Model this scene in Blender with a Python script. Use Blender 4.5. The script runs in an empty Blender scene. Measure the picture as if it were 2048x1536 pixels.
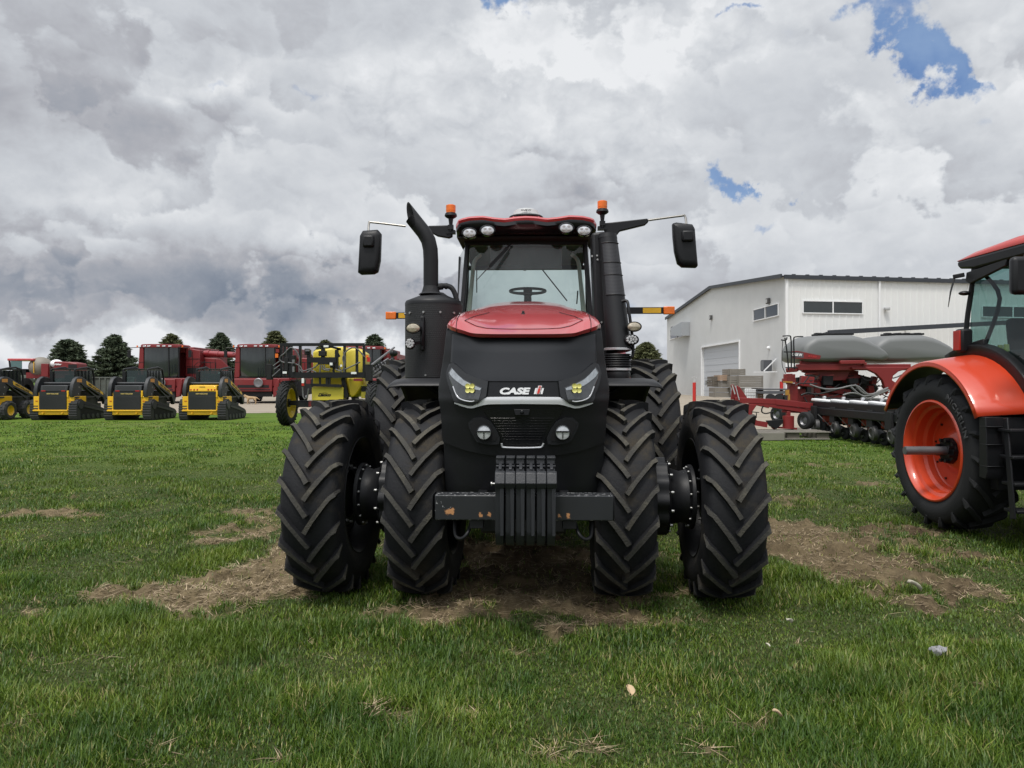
import bpy, bmesh, math, random
import numpy as np
from mathutils import Vector, Matrix, noise as mnoise
R = math.radians
sc = bpy.context.scene
COL = sc.collection
F = 1420.0; HY = 764.0; CH = 1.68          # focal length in photo pixels, horizon row, eye height
def at(px, py, Y):                          # a photo pixel at a known distance -> world point
    return Vector(((px-1024)/F*Y, Y, CH-(py-HY)/F*Y))

# ---------------------------------------------------------------- mesh builder
class MB:
    def __init__(s): s.v=[]; s.f=[]; s.mi=[]; s.sm=[]; s.M=Matrix.Identity(4); s.m=0; s.smooth=True
    def add(s, vs, fs, smooth=None):
        b=len(s.v); I = s.M
        s.v += [tuple(I@Vector(p)) for p in vs]
        for f in fs:
            s.f.append([b+i for i in f]); s.mi.append(s.m); s.sm.append(s.smooth if smooth is None else smooth)
        return s
    def box(s, c, d, rot=None):
        x,y,z=d[0]/2,d[1]/2,d[2]/2
        vs=[Vector(p) for p in ((-x,-y,-z),(x,-y,-z),(x,y,-z),(-x,y,-z),(-x,-y,z),(x,-y,z),(x,y,z),(-x,y,z))]
        if rot:
            from mathutils import Euler
            E=Euler(rot).to_matrix(); vs=[E@p for p in vs]
        vs=[p+Vector(c) for p in vs]
        return s.add(vs,[(0,3,2,1),(4,5,6,7),(0,1,5,4),(1,2,6,5),(2,3,7,6),(3,0,4,7)],False)
    def bb(s, x0,x1,y0,y1,z0,z1):
        return s.box(((x0+x1)/2,(y0+y1)/2,(z0+z1)/2),(abs(x1-x0),abs(y1-y0),abs(z1-z0)))
    def bar(s, a, b, w, h=None, up=(0,0,1)):      # rectangular bar between two points
        a=Vector(a); b=Vector(b); h=h or w
        d=(b-a).normalized(); u=Vector(up)
        if abs(d.dot(u))>.95: u=Vector((0,1,0))
        r=d.cross(u).normalized(); u=r.cross(d)
        vs=[]
        for p in (a,b):
            for i,j in ((-1,-1),(1,-1),(1,1),(-1,1)): vs.append(p+r*(w/2*i)+u*(h/2*j))
        return s.add(vs,[(0,1,2,3),(7,6,5,4),(0,4,5,1),(1,5,6,2),(2,6,7,3),(3,7,4,0)],False)
    def cyl(s, a, b, r0, r1=None, n=16, caps=True):
        r1=r0 if r1 is None else r1
        a=Vector(a); b=Vector(b); d=(b-a).normalized(); u=Vector((0,0,1)) if abs(d.z)<.9 else Vector((1,0,0))
        r=d.cross(u).normalized(); u=r.cross(d)
        vs=[]
        for p,q in ((a,r0),(b,r1)):
            for i in range(n):
                t=2*math.pi*i/n; vs.append(p+(r*math.cos(t)+u*math.sin(t))*q)
        fs=[(i,(i+1)%n,n+(i+1)%n,n+i) for i in range(n)]
        s.add(vs,fs,True)
        if caps:
            s.add(vs,[tuple(range(n-1,-1,-1)),tuple(range(n,2*n))],False)
        return s
    def tube(s, pts, r, n=8, closed=False, caps=True, sm=0):
        pts=[Vector(p) for p in pts]
        if sm:                                     # Catmull-Rom smoothing
            P=[pts[0]]+pts+[pts[-1]]; q=[]
            for i in range(1,len(P)-2):
                for k in range(sm):
                    t=k/sm; p0,p1,p2,p3=P[i-1],P[i],P[i+1],P[i+2]
                    q.append(.5*((2*p1)+(p2-p0)*t+(2*p0-5*p1+4*p2-p3)*t*t+(3*p1-p0-3*p2+p3)*t**3))
            q.append(pts[-1])
            if isinstance(r,(list,tuple)):
                rr=[]; 
                for i in range(len(r)-1):
                    for k in range(sm): rr.append(r[i]+(r[i+1]-r[i])*k/sm)
                rr.append(r[-1]); r=rr
            pts=q
        N=len(pts); rs=r if isinstance(r,(list,tuple)) else [r]*N
        vs=[]; prev=None
        for i,p in enumerate(pts):
            if closed: d=pts[(i+1)%N]-pts[i-1]
            else: d=pts[min(i+1,N-1)]-pts[max(i-1,0)]
            d.normalize()
            if prev is None:
                u=Vector((0,0,1)) if abs(d.z)<.9 else Vector((1,0,0)); rt=d.cross(u).normalized()
            else:
                rt=(prev-d*prev.dot(d)).normalized()
            prev=rt; u=rt.cross(d)
            for k in range(n):
                t=2*math.pi*k/n; vs.append(p+(rt*math.cos(t)+u*math.sin(t))*rs[i])
        fs=[]
        for i in range(N if closed else N-1):
            j=(i+1)%N
            for k in range(n): fs.append((i*n+k,i*n+(k+1)%n,j*n+(k+1)%n,j*n+k))
        s.add(vs,fs,True)
        if caps and not closed: s.add(vs,[tuple(range(n-1,-1,-1)),tuple(range((N-1)*n,N*n))],False)
        return s
    def lathe(s, prof, c=(0,0,0), axis='x', n=32, a0=0, a1=2*math.pi):   # prof: (along, radius)
        c=Vector(c); full=abs(a1-a0-2*math.pi)<1e-6; N=n if full else n+1; vs=[]
        for (h,r) in prof:
            for i in range(N):
                t=a0+(a1-a0)*i/n; x,y=math.cos(t)*r,math.sin(t)*r
                if axis=='x': p=Vector((h,x,y))
                elif axis=='y': p=Vector((x,h,y))
                else: p=Vector((x,y,h))
                vs.append(c+p)
        fs=[]
        for j in range(len(prof)-1):
            for i in range(N if full else N-1):
                k=(i+1)%N; fs.append((j*N+i,j*N+k,(j+1)*N+k,(j+1)*N+i))
        return s.add(vs,fs,True)
    def prism(s, poly, axis, a, b):              # polygon in the two other axes, extruded a..b
        def P(q,h):
            if axis=='x': return (h,q[0],q[1])
            if axis=='y': return (q[0],h,q[1])
            return (q[0],q[1],h)
        n=len(poly); vs=[P(q,a) for q in poly]+[P(q,b) for q in poly]
        fs=[(i,(i+1)%n,n+(i+1)%n,n+i) for i in range(n)]+[tuple(range(n-1,-1,-1)),tuple(range(n,2*n))]
        return s.add(vs,fs,False)
    def grid(s, rows, closed=False):
        n=len(rows[0]); vs=[p for r in rows for p in r]; fs=[]
        for j in range(len(rows)-1):
            for i in range(n if closed else n-1):
                k=(i+1)%n; fs.append((j*n+i,j*n+k,(j+1)*n+k,(j+1)*n+i))
        return s.add(vs,fs,True)
    def ball(s, c, r, n=12, sc=(1,1,1)):
        prof=[(-math.cos(math.pi*i/n)*r*sc[2], max(1e-4,math.sin(math.pi*i/n)*r)) for i in range(n+1)]
        b=len(s.v); s.lathe(prof,(0,0,0),'z',n*2)
        k=s.M.inverted()
        for i in range(b,len(s.v)):
            p=k@Vector(s.v[i]); s.v[i]=tuple(s.M@Vector((p.x*sc[0]+c[0],p.y*sc[1]+c[1],p.z+c[2])))
        return s
    def build(s, name, mats, parent=None, bevel=0, solid=0, sub=0, ang=35, fix=True, seg=2):
        me=bpy.data.meshes.new(name); me.from_pydata(s.v,[],s.f)
        mats=mats if isinstance(mats,(list,tuple)) else [mats]
        for m in mats: me.materials.append(m)
        me.polygons.foreach_set('material_index',s.mi); me.polygons.foreach_set('use_smooth',s.sm)
        if fix:
            bm=bmesh.new(); bm.from_mesh(me)
            bmesh.ops.remove_doubles(bm,verts=bm.verts,dist=1e-5)
            if solid==0: bmesh.ops.recalc_face_normals(bm,faces=bm.faces)
            bm.to_mesh(me); bm.free()
        me.validate(); me.set_sharp_from_angle(angle=R(ang))
        o=bpy.data.objects.new(name,me); COL.objects.link(o)
        if parent: o.parent=parent
        if solid: md=o.modifiers.new('s','SOLIDIFY'); md.thickness=solid; md.offset=0
        if sub: md=o.modifiers.new('u','SUBSURF'); md.levels=md.render_levels=sub
        if bevel:
            md=o.modifiers.new('b','BEVEL'); md.width=bevel; md.segments=seg; md.limit_method='ANGLE'; md.angle_limit=R(40); md.harden_normals=False
        return o
def tag(o, label=None, cat=None, group=None, kind=None):
    if label: o['label']=label
    if cat: o['category']=cat
    if group: o['group']=group
    if kind: o['kind']=kind
    return o
def empty(name, loc, rz=0, label=None, cat=None, group=None):
    o=bpy.data.objects.new(name,None); COL.objects.link(o); o.location=loc; o.rotation_euler=(0,0,rz)
    o.empty_display_size=.2
    return tag(o,label,cat,group)
KIDS={}
def copy_tree(o, parent=None, skip=()):
    c=o.copy(); COL.objects.link(c); c.parent=parent
    for ch in [k for k in bpy.data.objects if k.parent==o]:
        if ch.name.split('.')[0] in skip: continue
        copy_tree(ch,c,skip)
    return c
def text(s, w, h, mat, name='lettering', parent=None, loc=(0,0,0), rot=(R(90),0,0), bold=0.02, shear=0, thick=.002, proj=None, sp=1.0):
    cu=bpy.data.curves.new(name,'FONT'); cu.body=s; cu.size=1; cu.offset=bold; cu.shear=shear; cu.space_character=sp
    cu.align_x='LEFT'; cu.resolution_u=4; cu.extrude=thick*.5/max(h,1e-3)
    o=bpy.data.objects.new(name,cu); COL.objects.link(o)
    bpy.context.view_layer.update()
    me=bpy.data.meshes.new_from_object(o.evaluated_get(bpy.context.evaluated_depsgraph_get()))
    bpy.data.objects.remove(o); bpy.data.curves.remove(cu)
    me.name=name; n=len(me.vertices); a=np.empty(n*3); me.vertices.foreach_get('co',a); a=a.reshape(-1,3)
    mn=a.min(0); mx=a.max(0)
    a[:,0]=(a[:,0]-(mn[0]+mx[0])/2)*w/(mx[0]-mn[0]); a[:,1]=(a[:,1]-(mn[1]+mx[1])/2)*h/(mx[1]-mn[1])
    a[:,2]=(a[:,2]-(mn[2]+mx[2])/2)*thick/max(1e-6,(mx[2]-mn[2]))
    if proj:
        for i in range(n): a[i]=proj(a[i])
        loc=(0,0,0); rot=(0,0,0)
    me.vertices.foreach_set('co',a.ravel()); me.materials.clear(); me.materials.append(mat); me.update()
    ob=bpy.data.objects.new(name,me); COL.objects.link(ob); ob.parent=parent; ob.location=loc; ob.rotation_euler=rot
    return ob

# ---------------------------------------------------------------- node expressions
class NT:
    def __init__(s, tree): s.t=tree; s.n=tree.nodes; s.l=tree.links
    def new(s, typ, **kw):
        nd=s.n.new(typ)
        for k,v in kw.items(): setattr(nd,k,v)
        return nd
    def put(s, sock, v):
        if isinstance(v,E): v=v.s
        if hasattr(v,'is_output'): s.l.new(v,sock)
        else: sock.default_value=v
    def math(s, op, *a, clamp=False):
        nd=s.new('ShaderNodeMath',operation=op,use_clamp=clamp)
        for i,x in enumerate(a): s.put(nd.inputs[i],x)
        return E(s,nd.outputs[0])
    def vmath(s, op, *a):
        nd=s.new('ShaderNodeVectorMath',operation=op)
        for i,x in enumerate(a):
            if op=='SCALE' and i==1: s.put(nd.inputs['Scale'],x)
            else: s.put(nd.inputs[i],x)
        o=nd.outputs['Value'] if op in('DOT_PRODUCT','LENGTH','DISTANCE') else nd.outputs[0]
        return E(s,o)
    def noise(s, vec, scale, detail=4, rough=.55, dist=0, col=False, dim='3D', lac=2.0):
        nd=s.new('ShaderNodeTexNoise',noise_dimensions=dim); s.put(nd.inputs['Vector'],vec)
        s.put(nd.inputs['Scale'],scale); nd.inputs['Detail'].default_value=detail; nd.inputs['Roughness'].default_value=rough
        nd.inputs['Distortion'].default_value=dist; nd.inputs['Lacunarity'].default_value=lac
        return E(s,nd.outputs['Color' if col else 'Fac'])
    def voro(s, vec, scale, feat='F1', out='Distance'):
        nd=s.new('ShaderNodeTexVoronoi',feature=feat); s.put(nd.inputs['Vector'],vec); s.put(nd.inputs['Scale'],scale)
        return E(s,nd.outputs[out])
    def ramp(s, x, stops, interp='LINEAR'):
        nd=s.new('ShaderNodeValToRGB'); nd.color_ramp.interpolation=interp; s.put(nd.inputs[0],x)
        el=nd.color_ramp.elements
        while len(el)<len(stops): el.new(.5)
        for e,(p,c) in zip(el,stops): e.position=p; e.color=(*c,1) if len(c)==3 else c
        return E(s,nd.outputs[0])
    def mix(s, f, a, b, typ='MIX'):
        nd=s.new('ShaderNodeMix',data_type='RGBA',blend_type=typ); nd.clamp_factor=True
        s.put(nd.inputs[0],f)
        for i,x in ((6,a),(7,b)):
            if isinstance(x,tuple) and len(x)==3: x=(*x,1)
            s.put(nd.inputs[i],x)
        return E(s,nd.outputs[2])
    def mapr(s, x, a, b, c=0, d=1, sm=True):
        nd=s.new('ShaderNodeMapRange',interpolation_type='SMOOTHSTEP' if sm else 'LINEAR'); s.put(nd.inputs[0],x)
        for i,k in enumerate((a,b,c,d)): s.put(nd.inputs[i+1],k)
        return E(s,nd.outputs[0])
    def xyz(s, x=0,y=0,z=0):
        nd=s.new('ShaderNodeCombineXYZ')
        for i,k in enumerate((x,y,z)): s.put(nd.inputs[i],k)
        return E(s,nd.outputs[0])
    def sep(s, v):
        nd=s.new('ShaderNodeSeparateXYZ'); s.put(nd.inputs[0],v); return [E(s,o) for o in nd.outputs]
class E:
    def __init__(s,nt,sock): s.nt=nt; s.s=sock
    def __add__(s,o): return s.nt.math('ADD',s,o)
    def __radd__(s,o): return s.nt.math('ADD',o,s)
    def __sub__(s,o): return s.nt.math('SUBTRACT',s,o)
    def __rsub__(s,o): return s.nt.math('SUBTRACT',o,s)
    def __mul__(s,o): return s.nt.math('MULTIPLY',s,o)
    def __rmul__(s,o): return s.nt.math('MULTIPLY',o,s)
    def __truediv__(s,o): return s.nt.math('DIVIDE',s,o)
    def __rtruediv__(s,o): return s.nt.math('DIVIDE',o,s)
def srgb(r,g,b):
    f=lambda c:(c/255/12.92) if c/255<=.04045 else ((c/255+.055)/1.055)**2.4
    return (f(r),f(g),f(b))

# ---------------------------------------------------------------- materials
def new_mat(name):
    m=bpy.data.materials.new(name); m.use_nodes=True; nt=NT(m.node_tree)
    b=m.node_tree.nodes['Principled BSDF']
    return m,nt,b
def mat(name, col, rough=.5, metal=0, var=.12, vscale=3, bump=0, bscale=60, coat=0, dirt=0, dcol=(.16,.12,.08), dscale=2.5, spec=.5, emit=None, es=1):
    m,nt,b=new_mat(name); tc=nt.new('ShaderNodeTexCoord'); ob=tc.outputs['Object']
    n=nt.noise(ob,vscale,5,.6)
    lo=tuple(c*(1-var) for c in col); hi=tuple(min(1,c*(1+var)) for c in col)
    c=nt.mix(n,lo,hi)
    if dirt:
        d=nt.mapr(nt.noise(ob,dscale,7,.65,.4),.62-dirt*.35,.80-dirt*.2,0,1)
        d=d*nt.mapr(nt.noise(ob,dscale*9,4,.7),.3,.6,.35,1)*min(1,dirt*1.6)
        c=nt.mix(d,c,dcol); nt.put(b.inputs['Roughness'],nt.math('ADD',rough*.8,d*.5+n*(rough*.4),clamp=True))
    else: nt.put(b.inputs['Roughness'],n*(rough*.35)+rough*.82)
    nt.put(b.inputs['Base Color'],c); b.inputs['Metallic'].default_value=metal
    b.inputs['Coat Weight'].default_value=coat; b.inputs['Coat Roughness'].default_value=.06
    b.inputs['Specular IOR Level'].default_value=spec
    if bump:
        bp=nt.new('ShaderNodeBump'); bp.inputs['Strength'].default_value=bump; bp.inputs['Distance'].default_value=.01
        nt.put(bp.inputs['Height'],nt.noise(ob,bscale,4,.6)); nt.l.new(bp.outputs[0],b.inputs['Normal'])
    if emit: b.inputs['Emission Color'].default_value=(*emit,1); b.inputs['Emission Strength'].default_value=es
    return m
def glass(name, tint=(.75,.85,.85), rough=.01, alpha=.25, body=(.02,.03,.03)):
    # thin tinted pane: clear through-view plus mirror reflection by Fresnel
    m,nt,b=new_mat(name)
    nt.n.remove(b); out=[n for n in nt.n if n.type=='OUTPUT_MATERIAL'][0]
    tr=nt.new('ShaderNodeBsdfTransparent'); tr.inputs[0].default_value=(*tint,1)
    gl=nt.new('ShaderNodeBsdfGlossy'); gl.inputs['Roughness'].default_value=rough
    df=nt.new('ShaderNodeBsdfDiffuse'); df.inputs[0].default_value=(*body,1)
    fr=nt.new('ShaderNodeLayerWeight'); fr.inputs[0].default_value=.5
    fz=nt.math('POWER',E(nt,fr.outputs['Facing']),4.0)*.9+.05
    m1=nt.new('ShaderNodeMixShader'); m1.inputs[0].default_value=alpha; nt.l.new(tr.outputs[0],m1.inputs[1]); nt.l.new(df.outputs[0],m1.inputs[2])
    m2=nt.new('ShaderNodeMixShader'); nt.put(m2.inputs[0],fz); nt.l.new(m1.outputs[0],m2.inputs[1]); nt.l.new(gl.outputs[0],m2.inputs[2])
    nt.l.new(m2.outputs[0],out.inputs[0])
    return m
# ================================================================= camera, sun, sky
cam=bpy.data.cameras.new('camera'); co=bpy.data.objects.new('camera',cam); COL.objects.link(co)
cam.sensor_width=36; cam.lens=F/2048*36; cam.shift_y=-4/2048; cam.clip_end=8000; cam.clip_start=.05
co.location=(0,0,CH); co.rotation_euler=(R(90),0,0); sc.camera=co
sc.view_settings.view_transform='Standard'; sc.view_settings.look='None'; sc.view_settings.gamma=1; sc.view_settings.exposure=0
sc.view_settings.use_curve_mapping=False
SUN_EL,SUN_AZ=R(66),R(205)               # azimuth clockwise from +Y (the viewing direction)
sl=bpy.data.lights.new('sun','SUN'); sl.energy=2.5; sl.angle=R(12); sl.color=(1,.95,.88)
so=bpy.data.objects.new('sun',sl); COL.objects.link(so)
sd=Vector((math.sin(SUN_AZ)*math.cos(SUN_EL),math.cos(SUN_AZ)*math.cos(SUN_EL),math.sin(SUN_EL)))
so.rotation_euler=sd.to_track_quat('Z','Y').to_euler()
w=bpy.data.worlds.new('World'); sc.world=w; w.use_nodes=True; nt=NT(w.node_tree)
bg=w.node_tree.nodes['Background']
tc=nt.new('ShaderNodeTexCoord'); D=E(nt,tc.outputs['Generated'])
dx,dy,dz=nt.sep(D)
az=nt.math('ARCTAN2',dx,dy); el=nt.math('ARCSINE',dz)
sky=nt.new('ShaderNodeTexSky',sky_type='NISHITA'); sky.sun_disc=False; sky.sun_elevation=SUN_EL; sky.sun_rotation=SUN_AZ
# cloud deck seen in perspective: direction projected on a flat layer overhead
zz=nt.math('MAXIMUM',dz,0.0)+.13
q=nt.xyz(dx/zz, dy/zz, 0)
warp=nt.noise(q,1.1,4,.55,0,True)
wv=nt.vmath('SUBTRACT',warp,(.5,.5,.5))
q2=nt.vmath('ADD',q,nt.vmath('SCALE',wv,.55))
# second warp in direction space for ragged edges
dn=nt.noise(D,5.5,7,.58,0,True); dv=nt.vmath('SUBTRACT',dn,(.5,.5,.5)); dvx,dvy,_=nt.sep(dv)
dn2=nt.noise(D,22,5,.6,0,True); dvx2,dvy2,_=nt.sep(nt.vmath('SUBTRACT',dn2,(.5,.5,.5)))
AE=nt.xyz(az+dvx*.34+dvx2*.07, el+dvy*.20+dvy2*.05, 0)
def gsum(lst, start):
    acc=start
    for (px,py,sx,sy,am) in lst:
        a0=math.atan((px-1024)/F); e0=math.atan((HY-py)/F*math.cos(a0))
        ka=F/sx*math.cos(a0)**-2*.999; ke=F/sy
        v=nt.vmath('MULTIPLY_ADD',AE,(ka,ke,0),(-a0*ka,-e0*ke,0))
        g=nt.math('POWER',.36788,nt.vmath('DOT_PRODUCT',v,v))
        acc=nt.math('MULTIPLY_ADD',g,am,acc)
    return acc
#SKYLIST
LUM=[ # px,py,sx,sy,amount : broad light and dark of the cloud deck
 (1020,185,230,75,.30),(1230,210,130,90,.22),(740,170,120,60,.16),(1150,330,230,60,.06),(1480,40,160,60,.22),(1900,250,260,110,.06),
 (1990,90,130,110,.12),(1300,45,200,50,.10),(930,90,90,40,.12),(400,185,110,25,.24),(160,225,260,60,-.16),(110,150,160,40,-.04),
 (330,340,70,22,-.14),(60,440,220,60,-.05),(480,240,220,40,.05),(230,395,170,22,.12),(500,330,150,40,.04),(760,430,160,90,.10),
 (250,520,340,60,-.14),(520,590,420,52,-.27),(820,640,220,40,-.10),(250,640,320,22,-.12),(100,716,240,22,.38),(430,704,200,22,.36),(300,585,400,50,-.07),(560,560,200,40,-.06),
 (690,698,220,26,.36),(850,380,120,60,-.02),(1130,370,120,34,-.12),(1310,670,60,60,.14),(1310,610,90,26,-.08),(1700,350,300,90,.06),(1400,480,200,60,.05),
 (1650,500,260,60,.03),(1300,560,130,40,-.06),(620,90,160,60,-.02),(380,60,200,40,-.07),(130,60,160,50,-.02),(1080,120,80,30,-.06),
]
HOLES=[(1745,55,40,34,.8),(1785,100,52,30,1.0),(1840,140,50,26,.95),(1880,160,34,16,.7),(1390,330,34,24,.9),(1432,352,26,20,.8),(975,8,62,20,.9),(610,205,60,14,.42),(1590,360,26,9,.5),(410,178,70,12,.42),
 (1700,10,46,16,.55),(1510,-4,30,10,.6),(1030,60,50,30,.30),(1500,410,50,12,.40),(1945,160,30,10,.45),(1280,640,90,30,.35),(1980,235,60,20,.2)]
L=gsum(LUM,.0)
DS=nt.vmath('MULTIPLY',D,(1,1,1.55))                # clouds flatten towards the horizon
DW=nt.vmath('ADD',DS,nt.vmath('SCALE',dv,.10))
def billow(v):
    out=None
    for sc_,am in ((3.1,.50),(7.3,.30),(16.,.17),(37.,.10),(83.,.055)):
        n=nt.noise(v,sc_,1,.5); t=nt.math('ABSOLUTE',n-.5)*(am*2.6)
        out=t if out is None else out+t
    return out
b1=billow(DW); b2=billow(nt.vmath('ADD',DW,(.012,0,.026)))
n1=nt.noise(q2,.8,4,.48)
n3=nt.noise(D,9,8,.58,.15); n4=nt.noise(D,30,4,.55,.1)
# layered cloud edges: crisp ragged crown above, fading to a grey underside
def layer(off,ke,sc_,am,edge,soft=.16):
    v=nt.vmath('ADD',DW,off); n=nt.noise(v,sc_,2,.45)
    f=n*am-el*ke+(b1-.3)*edge+(n3-.5)*edge*1.5+(n4-.5)*edge*.6+20.0
    fr=nt.math('FRACT',f)
    return nt.mapr(fr,0,soft,0,1)*(1.0-fr)
S1=layer((0,0,0),3.2,2.1,5.2,.95); S2=layer((3.3,1.7,.4),6.5,3.6,4.6,.8); S3=layer((7.1,2.2,5.5),14.,7.0,3.2,.7)
am1=nt.mapr(nt.noise(nt.vmath('ADD',DS,(9,4,2)),2.4,3,.5),.36,.66,.04,.27); am2=nt.mapr(nt.noise(nt.vmath('ADD',DS,(1,8,5)),4.4,3,.5),.42,.68,.0,.24)
am3=nt.mapr(nt.noise(nt.vmath('ADD',DS,(5,3,1)),6.0,3,.5),.44,.68,.0,.16)
B=nt.math('MULTIPLY_ADD',n1-.5,.26,L*.98+.745)+(S1-.42)*am1+(S2-.42)*am2+(S3-.42)*am3+(b1-b2)*.34+(n4-.5)*.015+(n3-.5)*.13
# heaped clouds with firm bright crowns and grey undersides
CUM=[(800,185,100,62,.9),(905,150,80,45,.8),(1075,225,120,72,.9),(1225,215,115,80,1.0),(1320,262,55,55,.7),(745,265,75,50,.6),(1150,310,170,45,.6),(960,270,110,50,.6),
     (1480,55,95,50,.9),(1560,105,60,36,.7),(1985,95,70,70,.9),(1400,470,70,40,.6),(1700,210,120,60,.7),(1820,255,70,40,.7)]
BASE=[(1150,352,220,34,-.30),(820,260,90,34,-.16),(960,225,70,30,-.12),(1170,275,60,30,-.10),(1500,95,80,25,-.10),(1800,310,150,30,-.14),(700,320,80,30,-.12),(1700,290,90,30,-.10)]
Cm=gsum(CUM,0.0)+(b1-.28)*.55+(n3-.5)*.50+(n4-.5)*.12
mask=nt.mapr(Cm,.34,.60)
B2=gsum(BASE,.86)+(b1-.3)*.18+(b1-b2)*.6+(n3-.5)*.16
B=B+mask*(B2-B)*.85
B=nt.math('ADD',B,nt.mapr(el,.6,1.3,0,.08))
cl=nt.ramp(B,[(0.0,srgb(96,108,127)),(.22,srgb(117,128,145)),(.40,srgb(145,152,164)),(.58,srgb(174,176,183)),(.74,srgb(200,204,210)),(.9,srgb(221,224,228)),(1,srgb(235,237,240))])
H=gsum(HOLES,.0)
Hm=nt.mapr(H+(n3-.5)*1.0+(b1-.3)*-.5+(n4-.5)*.45,.30,.86)
blue=nt.mix(.8,nt.vmath('SCALE',E(nt,sky.outputs[0]),.10),nt.mix(nt.mapr(n3,.3,.7),srgb(88,126,186),srgb(140,168,208)))
c=nt.mix(Hm,cl,blue)
# thin veil close to the horizon
c=nt.mix(nt.mapr(el,-.005,.045,.45,0),c,srgb(196,202,210))
# brighter sky added around the sun, out of view, for highlights on the paint
sdn=nt.vmath('DOT_PRODUCT',D,tuple(sd)); glow=nt.mapr(sdn,.35,1.0,0,1); glow=glow*glow*1.9+1.0
c=nt.vmath('SCALE',c,glow)
nt.put(bg.inputs[0],c); bg.inputs[1].default_value=1.0
w.cycles.sampling_method='MANUAL'; w.cycles.sample_map_resolution=512
sc.cycles.max_bounces=6; sc.cycles.diffuse_bounces=3; sc.cycles.glossy_bounces=3; sc.cycles.transparent_max_bounces=16
sc.cycles.use_denoising=True; sc.cycles.caustics_reflective=False; sc.cycles.caustics_refractive=False
# ================================================================= ground, gravel, grass
rng=np.random.default_rng(7)
_perm=rng.permutation(512); _perm=np.concatenate([_perm,_perm]); _ga=rng.random(1024)*2*np.pi
def perlin(x,y):
    xi=np.floor(x).astype(int); yi=np.floor(y).astype(int); xf=x-xi; yf=y-yi
    u=xf*xf*xf*(xf*(xf*6-15)+10); v=yf*yf*yf*(yf*(yf*6-15)+10)
    def g(ix,iy,fx,fy):
        a=_ga[_perm[(_perm[ix&511]+iy)&511]]; return np.cos(a)*fx+np.sin(a)*fy
    a=g(xi,yi,xf,yf); b=g(xi+1,yi,xf-1,yf); c=g(xi,yi+1,xf,yf-1); d=g(xi+1,yi+1,xf-1,yf-1)
    return (a+(b-a)*u)*(1-v)+(c+(d-c)*u)*v
def fbm(x,y,o=5,s=1.0,p=.5):
    r=0; a=1
    for i in range(o): r=r+perlin(x*s+i*37.7,y*s-i*19.3)*a; s*=2.03; a*=p
    return r*1.3
DIRT=[ # photo px, py, radius x, radius y (px), strength, darkness of the soil : bare patches lying on the ground
 (320,1198,125,28,1.05,0),(470,1168,130,28,1.0,0),(590,1110,80,70,.9,.1),(545,1040,60,20,.7,0),(470,1078,90,14,.7,0),(600,1175,50,26,.6,0),(420,1215,90,16,.5,0),
 (60,1026,90,9,.95,0),(190,1030,60,6,.6,0),(500,1022,40,10,.7,0),
 (890,1195,90,34,.9,.1),(1040,1120,190,50,1.5,.8),(1180,1212,130,36,1.1,.2),(1050,1225,80,22,.75,.1),(870,1230,50,22,.6,0),(1270,1240,60,20,.6,0),(1020,1180,120,30,.9,.3),
 (1640,1080,110,26,1.1,.4),(1730,1125,120,40,1.1,.6),(1850,1180,110,36,.8,.6),(1610,1125,70,30,.8,.3),(1790,1058,80,14,.95,.9),(1580,1000,70,10,.85,.3),(1930,1110,80,20,.55,.6),
 (1740,970,60,8,.55,.2),(1990,1200,70,30,.4,.5),(1560,1060,60,20,.6,.2),
 (500,1325,60,10,.45,0),(1180,1490,70,18,.45,0),(1000,1300,50,10,.40,0),(1430,1500,60,20,.36,0),(280,1345,60,10,.33,0),(1960,1290,60,18,.38,.2),(760,1420,80,12,.34,0),(1650,1400,60,12,.3,0),
 (330,870,60,3,.5,0),(400,868,40,3,.4,0),(250,850,120,5,.45,0),(1600,905,60,4,.5,0),(1700,930,80,6,.55,.2),(1560,950,60,6,.5,.2)]
def dirtf(x,y):
    d=np.zeros_like(x); wt=np.zeros_like(x)
    nx=fbm(x,y,4,1.3)*.45; ny=fbm(x+50,y+9,4,1.3)*.45
    for px,py,rx,ry,am,we in DIRT:
        Y=2386/(py-HY); X=(px-1024)/F*Y; ax=rx/F*Y; ay=ry*Y*Y/2386
        g=am*np.exp(-((x+nx*min(1,ax*2)-X)/ax)**2-((y+ny*min(1,ay*2)-Y)/ay)**2); d=d+g; wt=wt+g*we
    wt=wt/np.maximum(d,.05)
    d=d+fbm(x,y,4,2.7)*.50+fbm(x+11,y+5,4,9.0)*.34-.03
    return np.clip((d-.36)/.30,0,1),np.clip(wt,0,1)
def zf(x,y,d):
    fall=np.clip((30-y)/10,0,1)
    z=fbm(x,y,3,.5)*.035*fall
    return z+d*(fbm(x+3,y+8,5,3.2,.66)*.095-.010)*fall
def axis(stops):
    out=[]
    for (a,b,n) in stops: out+=list(np.linspace(a,b,n,endpoint=False))
    return np.array(out+[stops[-1][1]])
gx=axis([(-3000,-300,12),(-300,-40,20),(-40,-9,60),(-9,9,560),(9,40,60),(40,300,20),(300,3000,12)])
gy=axis([(-600,-20,10),(-20,1.5,20),(1.5,8.5,230),(8.5,14,120),(14,45,120),(45,300,30),(300,5000,16)])
GX,GY=np.meshgrid(gx,gy); gd,gw=dirtf(GX,GY); GZ=zf(GX,GY,gd)
nx_,ny_=len(gx),len(gy)
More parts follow.
